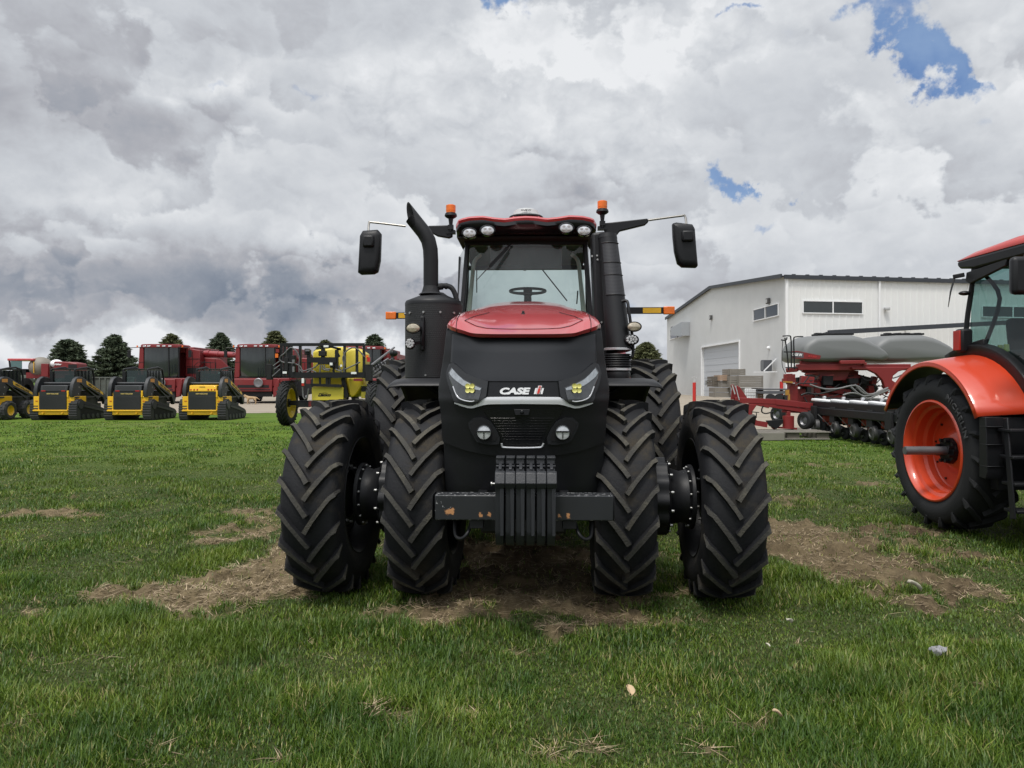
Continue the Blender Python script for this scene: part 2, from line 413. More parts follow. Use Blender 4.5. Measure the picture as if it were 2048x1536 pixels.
def np_mesh(name,co,loops,lt,mat_,attrs={}):
    me=bpy.data.meshes.new(name); nv=len(co); nf=len(lt)
    me.vertices.add(nv); me.vertices.foreach_set('co',np.ascontiguousarray(co,dtype=np.float32).ravel())
    me.loops.add(len(loops)); me.loops.foreach_set('vertex_index',np.ascontiguousarray(loops,dtype=np.int32))
    me.polygons.add(nf); ls=np.zeros(nf,dtype=np.int32); ls[1:]=np.cumsum(lt)[:-1]; me.polygons.foreach_set('loop_start',ls)
    try: me.polygons.foreach_set('loop_total',np.asarray(lt,dtype=np.int32))
    except Exception: pass
    me.polygons.foreach_set('use_smooth',np.ones(nf,dtype=bool))
    for k,a in attrs.items(): me.attributes.new(k,'FLOAT','POINT').data.foreach_set('value',np.ascontiguousarray(a,dtype=np.float32).ravel())
    me.materials.append(mat_); me.update(calc_edges=True); me.validate()
    o=bpy.data.objects.new(name,me); COL.objects.link(o); return o
idx=np.arange(nx_*ny_).reshape(ny_,nx_)
quads=np.stack([idx[:-1,:-1],idx[:-1,1:],idx[1:,1:],idx[1:,:-1]],-1).reshape(-1,4)
m,nt,b=new_mat('ground_soil_and_lawn')
def attr(nt,n): nd=nt.new('ShaderNodeAttribute',attribute_name=n); return E(nt,nd.outputs['Fac'])
geo=nt.new('ShaderNodeNewGeometry'); P=geo.outputs['Position']
da,wa=attr(nt,'dirt'),attr(nt,'soil_dark')
nb=nt.noise(P,3,6,.6); nf_=nt.noise(P,40,5,.65); nl=nt.noise(nt.vmath('MULTIPLY',P,(.5,1,1)),.35,5,.55); ng=nt.noise(P,9,6,.7)
lawn=nt.mix(nt.mapr(nl,.35,.65),(.078,.140,.012),(.132,.195,.021))
lawn=nt.mix(nt.mapr(ng,.35,.7),lawn,(.055,.105,.012)); lawn=nt.mix(nt.mapr(nb,.60,.75,0,.45),lawn,(.17,.165,.06))
px_,py_,pz_=nt.sep(P)
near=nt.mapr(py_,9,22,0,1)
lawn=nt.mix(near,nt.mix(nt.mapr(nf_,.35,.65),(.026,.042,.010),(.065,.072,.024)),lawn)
soil=nt.mix(nf_,(.092,.070,.038),(.255,.198,.115)); soil=nt.mix(nt.mapr(ng,.4,.62),soil,(.125,.096,.055))
mudc=nt.mix(nf_,(.026,.018,.011),(.085,.058,.034)); soil=nt.mix(wa*nt.mapr(nb,.3,.62,.25,1.),soil,mudc)
c=nt.mix(da,lawn,soil); nt.put(b.inputs['Base Color'],c); b.inputs['Roughness'].default_value=.95; b.inputs['Specular IOR Level'].default_value=.2
bp=nt.new('ShaderNodeBump'); bp.inputs['Strength'].default_value=.8; bp.inputs['Distance'].default_value=.02
nt.put(bp.inputs['Height'],nt.noise(P,28,7,.7)+nt.noise(P,110,3,.6)*.4); nt.l.new(bp.outputs[0],b.inputs['Normal'])
g=np_mesh('ground',np.stack([GX,GY,GZ],-1).reshape(-1,3),quads.ravel(),np.full(len(quads),4),m,{'dirt':gd,'soil_dark':gw}); tag(g,kind='structure')
# gravel yard: its near edge runs level on the left and comes closer on the right
def gedge(x): return np.interp(x,[-80,-6,2,6.5,9.5,11,30,90],[38.5,38.3,34,27,24.0,22.0,21.5,22])
ex=np.concatenate([np.linspace(-80,-30,60),np.linspace(-29.9,30,500),np.linspace(30.1,90,60)])
ey=gedge(ex)+fbm(ex,ex*0+3,4,1.1)*.5
rows=[]; tt=np.array([0,.004,.03,.1,.3,1.])
vs=np.stack([np.stack([ex,ey+(150-ey)*t,np.full_like(ex,.012 if t<.001 else .03)],-1) for t in tt]); ii=np.arange(len(ex)*len(tt)).reshape(len(tt),-1)
q_=np.stack([ii[:-1,:-1],ii[:-1,1:],ii[1:,1:],ii[1:,:-1]],-1).reshape(-1,4)
m,nt,b=new_mat('gravel'); geo=nt.new('ShaderNodeNewGeometry'); P=geo.outputs['Position']
c=nt.mix(nt.noise(P,14,4,.7),(.20,.165,.125),(.36,.315,.25)); c=nt.mix(nt.mapr(nt.noise(nt.vmath('MULTIPLY',P,(.25,1,1)),.8,5,.6),.45,.7,0,.6),c,(.19,.15,.11))
c=nt.mix(nt.mapr(nt.voro(P,30),0,.5,.5,0),c,(.42,.38,.31)); nt.put(b.inputs['Base Color'],c); b.inputs['Roughness'].default_value=.95
gr=np_mesh('gravel_lot',vs.reshape(-1,3),q_.ravel(),np.full(len(q_),4),m); tag(gr,kind='structure')
# ---- grass blades
def blades(n,y0,y1,dens_fn,seed):
    r=np.random.default_rng(seed)
    Y=r.uniform(y0,y1,n); X=r.uniform(-1,1,n)*(Y*.745+.35); keep=r.random(n)<dens_fn(X,Y); return X[keep],Y[keep],r
def blade_mesh(name,X,Y,h,w,th,lean,curve,rnd,mat_,zoff=0.0):
    n=len(X); d,_=dirtf(X,Y); Z=zf(X,Y,d)+zoff
    ux,uy=np.cos(th),np.sin(th)               # width direction
    lx,ly=-np.sin(th)*lean,np.cos(th)*lean     # lean direction
    co=np.empty((n,5,3),dtype=np.float32)
    for k,(t,ww) in enumerate(((0,1),(0,1),(.55,.8),(.55,.8),(1,0))):
        s=-1 if k in(0,2) else 1
        if k==4: s=0
        bend=t*(1-curve)+t*t*curve
        co[:,k,0]=X+ux*w*.5*s*ww+lx*h*bend*(1 if k<2 else 1); co[:,k,1]=Y+uy*w*.5*s*ww+ly*h*bend
        co[:,k,2]=Z-.004+h*t*(1-.35*curve*t*lean)
    base=np.arange(n)[:,None]*5
    lo=np.concatenate([base+np.array([0,1,3,2]),base+np.array([2,3,4])],1).ravel()
    lt=np.tile([4,3],n)
    tt=np.tile(np.array([0,0,.55,.55,1.]),(n,1)); rr=np.repeat(rnd[:,None],5,1)
    return np_mesh(name,co.reshape(-1,3),lo,lt,mat_,{'tip':tt,'rnd':rr})
m,nt,b=new_mat('grass_blade'); nt.n.remove(b); out=[k for k in nt.n if k.type=='OUTPUT_MATERIAL'][0]
geo=nt.new('ShaderNodeNewGeometry'); P=geo.outputs['Position']; rn,tp=attr(nt,'rnd'),attr(nt,'tip')
pn=nt.noise(P,1.6,4,.6); pn2=nt.noise(P,.55,3,.5)
c=nt.ramp(rn,[(0,(.028,.066,.008)),(.3,(.058,.116,.010)),(.55,(.100,.170,.014)),(.75,(.165,.235,.024)),(.90,(.235,.305,.050)),(.955,(.38,.34,.13)),(1,(.44,.34,.17))])
c=nt.mix(nt.mapr(pn,.42,.62,0,.55),c,(.036,.092,.014)); c=nt.mix(nt.mapr(pn2,.48,.66,0,.42),c,(.135,.190,.020))
c=nt.mix(nt.mapr(tp,0,.5,.35,0),c,(.12,.13,.05))
df=nt.new('ShaderNodeBsdfDiffuse'); tl=nt.new('ShaderNodeBsdfTranslucent'); gl=nt.new('ShaderNodeBsdfGlossy'); gl.inputs['Roughness'].default_value=.45
nt.put(df.inputs[0],c); nt.put(tl.inputs[0],c); gl.inputs[0].default_value=(.6,.65,.6,1)
m1=nt.new('ShaderNodeMixShader'); m1.inputs[0].default_value=.33; nt.l.new(df.outputs[0],m1.inputs[1]); nt.l.new(tl.outputs[0],m1.inputs[2])
m2=nt.new('ShaderNodeMixShader'); m2.inputs[0].default_value=.035; nt.l.new(m1.outputs[0],m2.inputs[1]); nt.l.new(gl.outputs[0],m2.inputs[2]); nt.l.new(m2.outputs[0],out.inputs[0])
GRASS=m
def dens(X,Y):
    d,_=dirtf(X,Y); base=np.minimum(1,(5.2/Y)**2*(Y/4.2)*.9)            # X range already grows with Y
    cl=.55+.9*np.clip(fbm(X+9,Y,3,2.2)+.35,0,1)
    on_g=(Y<gedge(X)-.2+fbm(X,X*0+3,4,1.1)*.5)
    return np.minimum(base,1)*np.minimum(cl,1)*(1-d)**1.6*on_g+.02*(d>.5)*(Y<9)
NB=int(globals().get('NBLADES',700000))
# denser close to the eye
u=rng.random(NB); Y=2.9*np.exp(u*math.log(30/2.9)); X=rng.uniform(-1,1,NB)*(Y*.745+.35)
pk=np.minimum(1,(Y/5.5)**-.35)*1.0; dd,_=dirtf(X,Y); cl=np.clip(.74+.7*fbm(X+9,Y,3,2.2),.5,1)
keep=(rng.random(NB)<pk*cl*(1-dd)**1.15+.09*(dd>.5))&(Y<gedge(X)-.15+fbm(X,X*0+3,4,1.1)*.5)
X,Y=X[keep],Y[keep]; n=len(X)
hn=np.clip(.75+1.1*fbm(X,Y+40,4,.9),.35,1.6); dd=dd[keep]
h=(.044+.042*rng.random(n))*hn*(1-.45*dd)*np.interp(Y,[3,8,30],[1,.9,.7]); wd=(.0034+.0028*rng.random(n))*np.interp(Y,[3,6,12,30],[1,1.45,2.6,6.5])
rnd=np.clip(rng.normal(.45,.22,n)+fbm(X+70,Y,3,1.4)*.30,0,.93); dry=rng.random(n)<.035+.30*(dd>.12)+.10*np.clip(fbm(X-30,Y,3,1.1)*2,0,1); rnd=np.where(dry,rng.uniform(.93,1,n),rnd)
g=blade_mesh('grass',X,Y,h,wd,rng.uniform(0,2*np.pi,n),.25+.95*rng.random(n)**1.3,rng.random(n),rnd,GRASS); tag(g,'short green lawn grass with dry straw coloured gaps','grass',kind='stuff')
# ---- dead straw lying on the bare patches
NS=190000; u=rng.random(NS); Y=3.0*np.exp(u*math.log(13/3.0)); X=rng.uniform(-1,1,NS)*(Y*.745+.3); d,wt=dirtf(X,Y)
keep=rng.random(NS)<np.clip(d*1.6,0,1)*(1-wt*.8)*1.0*np.clip(.75+1.6*fbm(X,Y,3,2.5),.1,1)+.035*(d>.02); X,Y=X[keep],Y[keep]; n=len(X)
m,nt,b=new_mat('dry_straw'); rn=attr(nt,'rnd')
nt.put(b.inputs['Base Color'],nt.ramp(rn,[(0,(.13,.09,.055)),(.5,(.30,.225,.135)),(1,(.50,.40,.26))])); b.inputs['Roughness'].default_value=.8
th=rng.uniform(0,2*np.pi,n)
g=blade_mesh('dead_grass',X,Y,.015+.012*rng.random(n),.0030+.003*rng.random(n),th,3.2+3.5*rng.random(n),rng.random(n)*.5,rng.random(n),m,.006); tag(g,'dry straw scattered over the bare soil patches','dry grass',kind='stuff')
# ================================================================= shared machine materials
RUB=mat('rubber',(.0085,.009,.011),.72,0,.3,2.2,.35,45,dirt=.38,dcol=(.080,.066,.044),dscale=3.4,spec=.35)
LUG=mat('lug_top',(.052,.050,.045),.9,0,.5,11,.7,70,dirt=.5,dcol=(.12,.11,.085),dscale=6,spec=.3)
RUBC=mat('rubber_plain',(.017,.018,.019),.8,0,.25,4,.3,60,spec=.35)
BLKM=mat('black_matte',(.0085,.009,.0105),.46,0,.15,3,.08,140,spec=.34,dirt=.12,dcol=(.045,.043,.040),dscale=4)
BLKG=mat('black_gloss',(.008,.0085,.010),.22,0,.1,3,spec=.4)
BLKP=mat('black_panel',(.013,.0145,.018),.36,0,.08,2,spec=.5)
BLKT=mat('black_textured',(.013,.014,.016),.62,0,.15,6,.35,260,spec=.35)
DARK=mat('dark_void',(.006,.006,.007),.8,0,.1,5)
RED=mat('case_red_paint',(.44,.030,.034),.38,0,.06,1.3,coat=1,dirt=.14,dcol=(.36,.15,.13),dscale=5,spec=.8)
REDF=mat('dusty_red_paint',(.17,.014,.016),.48,0,.12,2,dirt=.2,dcol=(.17,.08,.06),dscale=1.5)
SIL=mat('silver',(.62,.63,.65),.32,.55,.04,4)
CHR=mat('zinc_bolt',(.40,.40,.39),.4,.8,.1,9)
STEEL=mat('worn_steel',(.20,.20,.21),.45,.6,.25,6,dirt=.3)
WHT=mat('white_paint',(.78,.79,.80),.45,0,.05,2)
GREYL=mat('light_grey_plastic',(.42,.43,.43),.5,0,.08,3)
AMB=mat('amber_lens',(.80,.17,.012),.25,0,.25,20,spec=.6)
YEL=mat('yellow_reflector',(.72,.40,.02),.3,0,.05,30)
LENS=mat('lamp_lens',(.62,.64,.66),.18,.35,.28,55,coat=1)
LENSD=mat('headlight_inner',(.075,.08,.085),.14,.4,.6,24,coat=1)
REFL=mat('reflector_grey',(.42,.45,.48),.25,.5,.5,40,coat=1)
LEDY=mat('led_cluster',(.72,.68,.20),.25,.1,.25,50,coat=1)
GLS=glass('windscreen_glass',(.80,.88,.86),.01,.10,(.12,.14,.14))
SHADE=glass('sun_shade',(.55,.56,.56),.3,.35,(.20,.20,.20))

def lug_tyre(Rt,w,rr,n,lugh=.045,lugw=.040,side=1,name='tyre',parent=None,cx=0,cz=None,cy=0,mats=None,ang=.34,flip=1,phase=0.0):
    """carcass + chevron lugs, axle along x; the V of the bars points down at the front of the wheel (flip=1)"""
    cz=Rt if cz is None else cz
    m=MB(); Rc=Rt-lugh; hw=w/2
    sh=[(-.36*w,rr-.005),(-.5*w*.90,rr),(-.5*w*1.0,rr+.07),(-.5*w*1.06,rr+(Rc-rr)*.45),(-.5*w*1.0,rr+(Rc-rr)*.78),(-.5*w*.93,Rc-.035),(-.5*w*.80,Rc-.008),(-.5*w*.45,Rc),(0,Rc+.004)]
    prof=sh+[(-a,b) for a,b in sh[-2::-1]]
    m.lathe(prof,(cx,cy,cz),'x',96)
    for sgn in (-1,1):
        for i in range(n):
            jw=1+rng.uniform(-.09,.09); jr=rng.uniform(-.0035,.0015); ja=1+rng.uniform(-.05,.05)
            a0=2*math.pi*(i+(.5 if sgn>0 else 0)+phase)/n
            K=9; rings=[]
            for k in range(K+1):
                t=k/K
                if t<=.72:
                    u=t/.72; x=sgn*(-.02*w+u*(hw*.93)); a=u**.92*ang*ja; r_top=Rt+jr-.012*u*u-.004*rng.random(); r_bot=Rc-.012-.01*u; wd=lugw*jw*(1.0-.1*u)*rng.uniform(.94,1.06)
                else:
                    u=(t-.72)/.28; x=sgn*(hw*(.91+.085*u)); a=ang*(1+.16*u)*ja; r_top=Rt-.012-u*(Rt-rr)*.20; r_bot=Rc-.03-u*(Rc-rr)*.18; wd=lugw*(.9-.25*u)
                    if k==K: r_top=r_bot+.006
                th=a0+flip*a+math.pi      # front of wheel (towards -y) is theta=pi
                # local frame: normal to the bar direction along circumference/width
                dirx=sgn*hw*.93; dira=ang*Rt; ln=math.hypot(dirx,dira); nxx=-dira/ln*flip; nca=dirx/ln
                ring=[]
                topk=.84 if r_top>r_bot+.01 else .8
                xo=.0 if t<=.72 else sgn*.006
                for (s,rad,kk) in ((-1,r_bot,1.18),(-1,r_top,topk),(1,r_top,topk),(1,r_bot,1.18)):
                    dx=nxx*wd*.5*s*kk*(1 if t<=.72 else max(.0,1-u)); da=nca*wd*.5*s*kk/Rt*(1 if t<=.72 else 1)*1.0
                    if t>.72: da=math.copysign(wd*.5*kk/Rt,da)
                    A=th+da; ex=(.012*sgn if rad==r_top and t>.72 else 0)
                    ring.append((cx+x+dx+ex, cy+math.cos(A)*rad, cz-math.sin(A)*rad))
                rings.append(ring)
            b=len(m.v); m.v+= [tuple(m.M@Vector(p)) for r_ in rings for p in r_]
            for k in range(K):
                for j in range(4):
                    if j==3: continue
                    f=[b+k*4+j,b+k*4+(j+1)%4,b+(k+1)*4+(j+1)%4,b+(k+1)*4+j]
                    m.f.append(f); m.mi.append(1 if j==1 else 0); m.sm.append(False)
            m.f.append([b,b+1,b+2,b+3]); m.mi.append(1); m.sm.append(False)
            e=b+K*4; m.f.append([e+3,e+2,e+1,e]); m.mi.append(0); m.sm.append(False)
    return m.build(name,mats or [RUB,LUG],parent,ang=40,bevel=0)

# ================================================================= main tractor
TY=5.70
TR=empty('tractor',(.10,TY,0),R(-1.5),'big red and black farm tractor facing the viewer with dual front wheels','tractor')
def T(px,py,Y): return Vector(((px-1050)/F*Y, Y-TY, CH-(py-HY)/F*Y))
def interp(x,xs,ys): return float(np.interp(x,xs,ys))
WZ=[.85,.93,1.22,1.455,1.56,1.63,1.76,1.90,2.10]; WW=[.560,.566,.572,.582,.600,.603,.585,.563,.545]
def hw_(z): return interp(z,WZ,WW)
def y0_(z): return interp(z,[.85,.93,1.22,1.40,1.50,1.56,1.70,1.90,2.05],[4.92,4.89,4.83,4.79,4.765,4.75,4.765,4.80,4.86])-TY
def Yf(x,z,off=0):
    w=hw_(z); t=min(1,abs(x)/w); return y0_(z)+interp(z,[.9,1.4,1.6,1.8,2.0],[.16,.20,.25,.24,.18])*t**3.0-off
def S(px,py,off=0):                     # photo pixel -> point on the nose surface
    Y=4.8
    for _ in range(6):
        p=T(px,py,Y); Y=Yf(p.x,p.z,off)+TY
    return T(px,py,Y)
def C5(cx,cy): return (860+cx/5.12, 600+cy/5.12)
def resample(pts,n):
    P=[Vector((*p,0)) for p in pts]; L=[0]
    for a,b in zip(P,P[1:]): L.append(L[-1]+(b-a).length)
    return [(float(np.interp(t,L,[p.x for p in P])),float(np.interp(t,L,[p.y for p in P]))) for t in np.linspace(0,L[-1],n)]
def mirror_px(pts): return [(2100-x,y) for x,y in pts][::-1]
def patch(mb,up,lo,n=28,k=8,off=.004,lip=.012,mirror=False):
    """a panel laid between two outlines on the nose surface, with its edge turned back"""
    if mirror: up,lo=mirror_px(up),mirror_px(lo)
    U=resample(up,n); Lw=resample(lo,n); rows=[]
    for j in range(k+1):
        t=j/k; rows.append([S(u[0]*(1-t)+l[0]*t,u[1]*(1-t)+l[1]*t,off) for u,l in zip(U,Lw)])
    bk=lambda r:[p+Vector((0,lip,0)) for p in r]
    rows=[bk(rows[0])]+rows+[bk(rows[-1])]
    rows=[[r[0]+Vector((0,lip,0))]+r+[r[-1]+Vector((0,lip,0))] for r in rows]
    mb.grid(rows); return mb
# nose shell
m=MB(); rows=[]
for j in range(41):
    t=j/40; row=[]
    for i in range(-20,21):
        s=math.copysign(1-(1-abs(i)/20)**1.4,i)
        zt=2.062+(-.075+.075*abs(s)**3.) ; zb=1.17+.09*abs(s)**2.4
        z=zt+(zb-zt)*t; row.append(Vector((s*hw_(z),Yf(s*hw_(z),z),z)))
    for sg in (0,-1):
        p=row[sg]; back=.75 if p.z>1.60 else interp(p.z,[1.3,1.6],[.0,.45])
        ext=[Vector((p.x*(1-.01*q),p.y+back*q/3+.004,p.z)) for q in (1,2,3)]
        row = ext[::-1]+row if sg==0 else row+ext
    rows.append(row)
m.grid(rows); m.build('nose_shell',BLKM,TR,ang=50)
# lower shroud, slightly recessed
m=MB(); rows=[]
for j in range(12):
    z=1.30-(1.30-.90)*j/11
    rows.append([Vector((s*hw_(z)*.992,Yf(s*hw_(z),z)+.022+.0*abs(s),z)) for s in [math.copysign(1-(1-abs(i)/16)**1.4,i) for i in range(-16,17)]])
m.grid(rows); m.build('lower_shroud',BLKM,TR,ang=50)
# glossy screen above the headlights
up=[C5(*p) for p in ((238,345),(330,368),(430,388),(620,392),(960,393))]; lo=[C5(*p) for p in ((222,640),(262,640),(300,685),(390,760),(500,803),(620,830),(960,832))]
m=MB(); patch(m,up+mirror_px(up)[1:],lo+mirror_px(lo)[1:],60,14,.010,.014); m.build('front_screen',BLKP,TR,ang=60)
for sd_ in (0,1):
    m=MB(); ln=[up[0],lo[0]]; ln=[(2100-x,y) for x,y in ln] if sd_ else ln; m.tube([S(ln[0][0]*(1-t)+ln[1][0]*t,ln[0][1]*(1-t)+ln[1][1]*t,.002) for t in np.linspace(0,1,9)],.005,5); m.build('screen_gap',DARK,TR)
up=[C5(*p) for p in ((622,842),(960,844))]; lo=[C5(*p) for p in ((600,984),(960,986))]
m=MB(); patch(m,up+mirror_px(up)[1:],lo+mirror_px(lo)[1:],30,6,.004); m.build('badge_panel',BLKG,TR,ang=60)
# silver trim
up=[C5(*p) for p in ((262,1050),(330,1064),(400,1084),(450,1084),(510,1058),(555,1018),(600,994),(960,990))]
lo=[C5(*p) for p in ((262,1060),(330,1086),(400,1106),(450,1110),(520,1090),(565,1076),(620,1068),(960,1064))]
m=MB(); patch(m,up+mirror_px(up)[1:],lo+mirror_px(lo)[1:],70,6,.016,.02); m.build('silver_trim',mat('silver_trim_paint',(.74,.75,.78),.3,.1,.04,4,coat=.4),TR,ang=60)
# headlights
BEZ=mat('bezel_grey',(.020,.0215,.025),.5,0,.12,5,.1,200)
HU=[C5(*p) for p in ((203,742),(236,690),(290,750),(350,805),(430,848),(550,898))]; HL=[C5(*p) for p in ((212,800),(243,885),(278,985),(335,1035),(420,1056),(512,1040))]
BU=[C5(*p) for p in ((176,750),(205,660),(245,636),(300,680),(380,750),(470,793),(612,832))]; BL=[C5(*p) for p in ((186,820),(222,950),(262,1044),(340,1066),(420,1084),(505,1062),(592,985))]
for mi_ in (False,True):
    m=MB(); patch(m,BU,BL,30,10,.024,.035,mi_); bz=m.build('headlight_bezel',BEZ,TR,ang=60)
    m=MB(); patch(m,HU,HL,30,10,.028,.006,mi_); hl=m.build('headlight',LENSD,TR,ang=60)
    f=lambda x:2100-x if mi_ else x
    sg=1 if mi_ else -1
    # bright reflector strip along the upper edge, lower chrome line, four LEDs
    up=[C5(*p) for p in ((212,745),(240,700),(300,768),(360,820),(440,862),(540,905))]; lo=[C5(*p) for p in ((224,770),(250,800),(300,840),(350,875),(430,905),(530,925))]
    m=MB(); patch(m,up,lo,26,5,.032,.003,mi_); m.build('reflector',REFL,hl,ang=60)
    m=MB(); pts=[C5(*p) for p in ((250,885),(292,985),(345,1022),(425,1040),(470,1036))]; m.tube([S(f(p[0]),p[1],.033) for p in pts],.0045,6,sm=4); m.build('light_strip',SIL,hl)
    m=MB()
    for (cx,cy) in ((403,880),(448,880),(403,926),(448,926)):
        p=C5(cx,cy); c=S(f(p[0]),p[1],.035); m.lathe([(-.010,.001),(-.010,.011),(-.013,.0165),(-.004,.0175),(.012,.0175)],c,'y',16)
    m.build('led',LEDY,hl)
# lower grille, camera, fog lamps
up=[C5(*p) for p in ((560,1118),(960,1112))]; lo=[C5(*p) for p in ((770,1462),(960,1470))]
m=MB(); patch(m,up+mirror_px(up)[1:],lo+mirror_px(lo)[1:],30,10,.010); m.build('lower_grille',BLKG,TR,ang=60)
m=MB()
for i in range(9):
    y=1210+i*27; k=(y-1118)/344; x0=560+210*k+22
    a=[S(*C5(x,y),.012) for x in np.linspace(x0,1920-x0,9)]; m.tube(a,.0014,4)
m.build('grille_bar',BLKG,TR)
m=MB(); c=S(*C5(960,1146),.012); m.prism([(c.x-.045,c.z-.022),(c.x+.045,c.z-.022),(c.x+.055,c.z+.018),(c.x-.055,c.z+.018)],'y',c.y-.006,c.y+.02); m.m=1; m.lathe([(-.022,.001),(-.022,.010),(-.010,.014),(.01,.014)],c,'y',16); m.build('front_camera',[BLKM,BLKG],TR,bevel=.003)
FU=[C5(*p) for p in ((405,1262),(462,1208),(545,1204),(630,1240),(690,1320),(735,1420))]; FL=[C5(*p) for p in ((418,1320),(455,1390),(490,1452),(560,1474),(640,1484),(722,1478))]
FU2=[C5(*p) for p in ((430,1268),(474,1228),(540,1224),(612,1256),(662,1330),(695,1410))]; FL2=[C5(*p) for p in ((440,1318),(474,1380),(506,1428),(566,1446),(630,1452),(688,1440))]
for mi_ in (False,True):
    m=MB(); patch(m,FU,FL,30,8,.024,.03,mi_); m.build('fog_lamp_bezel',BLKT,TR,ang=60)
    m=MB(); patch(m,FU2,FL2,30,8,.027,.003,mi_); m.build('fog_lamp_recess',DARK,TR,ang=60)
    p=C5(570,1357); c=S(2100-p[0] if mi_ else p[0],p[1],.03)
    m=MB(); m.lathe([(.02,.052),(-.014,.052),(-.016,.047),(-.010,.045)],c,'y',32); fl=m.build('fog_lamp',BLKG,TR)
    m=MB(); m.lathe([(-.010,.0455),(-.013,.030),(-.015,.001)],c,'y',32); m.build('lens',LENS,fl)
    m=MB(); m.bb(c.x-.043,c.x+.043,c.y-.020,c.y-.012,c.z+.002,c.z+.012); m.bb(c.x-.003,c.x+.003,c.y-.019,c.y-.012,c.z-.040,c.z+.002); m.build('lens_bar',BLKM,fl)
m=MB(); m.tube([S(*C5(x,y),.03) for x,y in ((752,1468),(757,1500),(790,1510),(960,1515),(1130,1510),(1163,1500),(1180,1468))],.0065,8,sm=3); m.build('grab_bar',SIL,TR)
# badge lettering
def onnose(cxp,cyp,off):
    c=S(cxp,cyp,off)
    return lambda v: np.array([c.x+v[0], Yf(c.x+v[0],c.z+v[1],off)-v[2], c.z+v[1]])
cxp,cyp=C5(890,932); text('CASE',.206,.046,WHT,'lettering',TR,bold=.055,shear=.22,thick=.006,proj=onnose(cxp,cyp,.008))
m=MB()                                     # stylised i H mark: white slanted posts, red i between
def para(mb,cx0,cy0,cx1,cy1,w,off): # slanted bar in C5 coordinates
    a=S(*C5(cx0,cy0),off); b=S(*C5(cx1,cy1),off); hw=w/5.12/F*4.76/2
    mb.add([(a.x-hw,a.y,a.z),(a.x+hw,a.y,a.z),(b.x+hw,b.y,b.z),(b.x-hw,b.y,b.z),(a.x-hw,a.y+.006,a.z),(a.x+hw,a.y+.006,a.z),(b.x+hw,b.y+.006,b.z),(b.x-hw,b.y+.006,b.z)],[(0,1,2,3),(7,6,5,4),(0,4,5,1),(1,5,6,2),(2,6,7,3),(3,7,4,0)],False)
para(m,1091,963,1107,902,20,.010); para(m,1159,963,1175,902,20,.010); para(m,1150,942,1156,926,30,.009)
para(m,1123,964,1146,878,38,.012); m.build('emblem',WHT,TR,fix=False)
m=MB(); para(m,1125,958,1139,904,24,.0165); para(m,1142,894,1145,883,24,.0165); m.build('emblem_mark',mat('badge_red',(.55,.03,.02),.4),TR,fix=False)

# red hood
def hrow(l):
    r=[T(*p) for p in l]; return r
HR=[[(1050,675,4.775),(1075,675,4.775),(1100,675,4.778),(1128,674.5,4.785),(1151,673,4.80),(1168,668,4.835),(1184,663.5,4.89),(1195,660,4.94),(1203,657,5.02)],
    [(1050,668,4.745),(1075,668,4.745),(1100,668,4.748),(1128,667.5,4.757),(1152,666,4.775),(1169,661,4.815),(1185,656,4.875),(1196,652,4.93),(1203.5,650,5.02)],
    [(1050,660,4.86),(1075,660,4.86),(1100,659.5,4.865),(1128,658,4.88),(1152,654,4.90),(1170,647,4.95),(1184,642,5.01),(1193,642,5.07),(1200,646,5.11)],
    [(1050,658.5,4.885),(1075,658.5,4.885),(1100,658,4.89),(1125,656.5,4.905),(1145,652,4.935),(1168,641,5.01),(1182,636,5.06),(1190,638,5.13),(1197,643,5.18)],
    [(1050,640,5.14),(1075,640,5.14),(1100,640,5.15),(1122,639,5.17),(1150,633,5.23),(1166,629,5.28),(1178,628,5.34),(1186,632,5.38),(1192,638,5.42)],
    [(1050,625,5.52),(1075,625,5.52),(1100,625.3,5.53),(1120,625.5,5.54),(1140,624,5.57),(1157,622,5.60),(1170,624,5.64),(1179,629,5.68),(1185,638,5.72)],
    [(1050,611,6.02),(1075,611,6.02),(1095,612,6.02),(1112,613,6.03),(1130,614,6.05),(1146,617,6.08),(1158,622,6.1),(1167,630,6.12),(1173,640,6.14)],
    [(1050,603,6.6),(1070,603,6.6),(1088,604,6.6),(1103,605.5,6.6),(1118,608,6.6),(1132,613,6.6),(1143,620,6.6),(1151,630,6.6),(1156,642,6.6)],
    [(1050,617,7.45),(1068,617,7.45),(1084,618,7.45),(1098,619,7.45),(1112,622,7.45),(1124,627,7.45),(1133,634,7.45),(1140,643,7.45),(1144,655,7.45)]]
def catx(r,k=3):
    out=[]; P=[r[0]]+r+[r[-1]]
    for i in range(1,len(P)-2):
        for q in range(k):
            t=q/k; p0,p1,p2,p3=P[i-1:i+3]; out.append(.5*((2*p1)+(p2-p0)*t+(2*p0-5*p1+4*p2-p3)*t*t+(3*p1-p0-3*p2+p3)*t**3))
    return out+[r[-1]]
rows=[]
for l in HR:
    r=hrow(l); r.append(r[-1]+Vector((-.006,.05,-.14))); r.append(r[-1]+Vector((0,.02,-.24)))
    rows.append([Vector((-p.x,p.y,p.z)) for p in r[:0:-1]]+r)
rows=[catx(r) for r in rows]
m=MB(); m.grid(rows); m.build('hood',RED,TR,ang=17)
def hpt(i,j,mirror,off=.003):
    p=T(*HR[i][j]); p.z+=off; 
    if mirror: p.x=-p.x
    return p
m=MB()
for mi_ in (0,1): m.tube([hpt(i,6,mi_,.001)+Vector((0,-.002,0)) for i in range(0,8)],.0025,5,sm=3)
m.tube([hpt(i,j,s<0,.002) for s,i,j in ((-1,5,3),(-1,4,4),(-1,3,5),(-1,3,4),(-1,3,3),(-1,3,2),(-1,3,1),(-1,3,0),(1,3,1),(1,3,2),(1,3,3),(1,3,4),(1,3,5),(1,4,4),(1,5,3))],.0022,5)
m.build('hood_seam',DARK,TR)
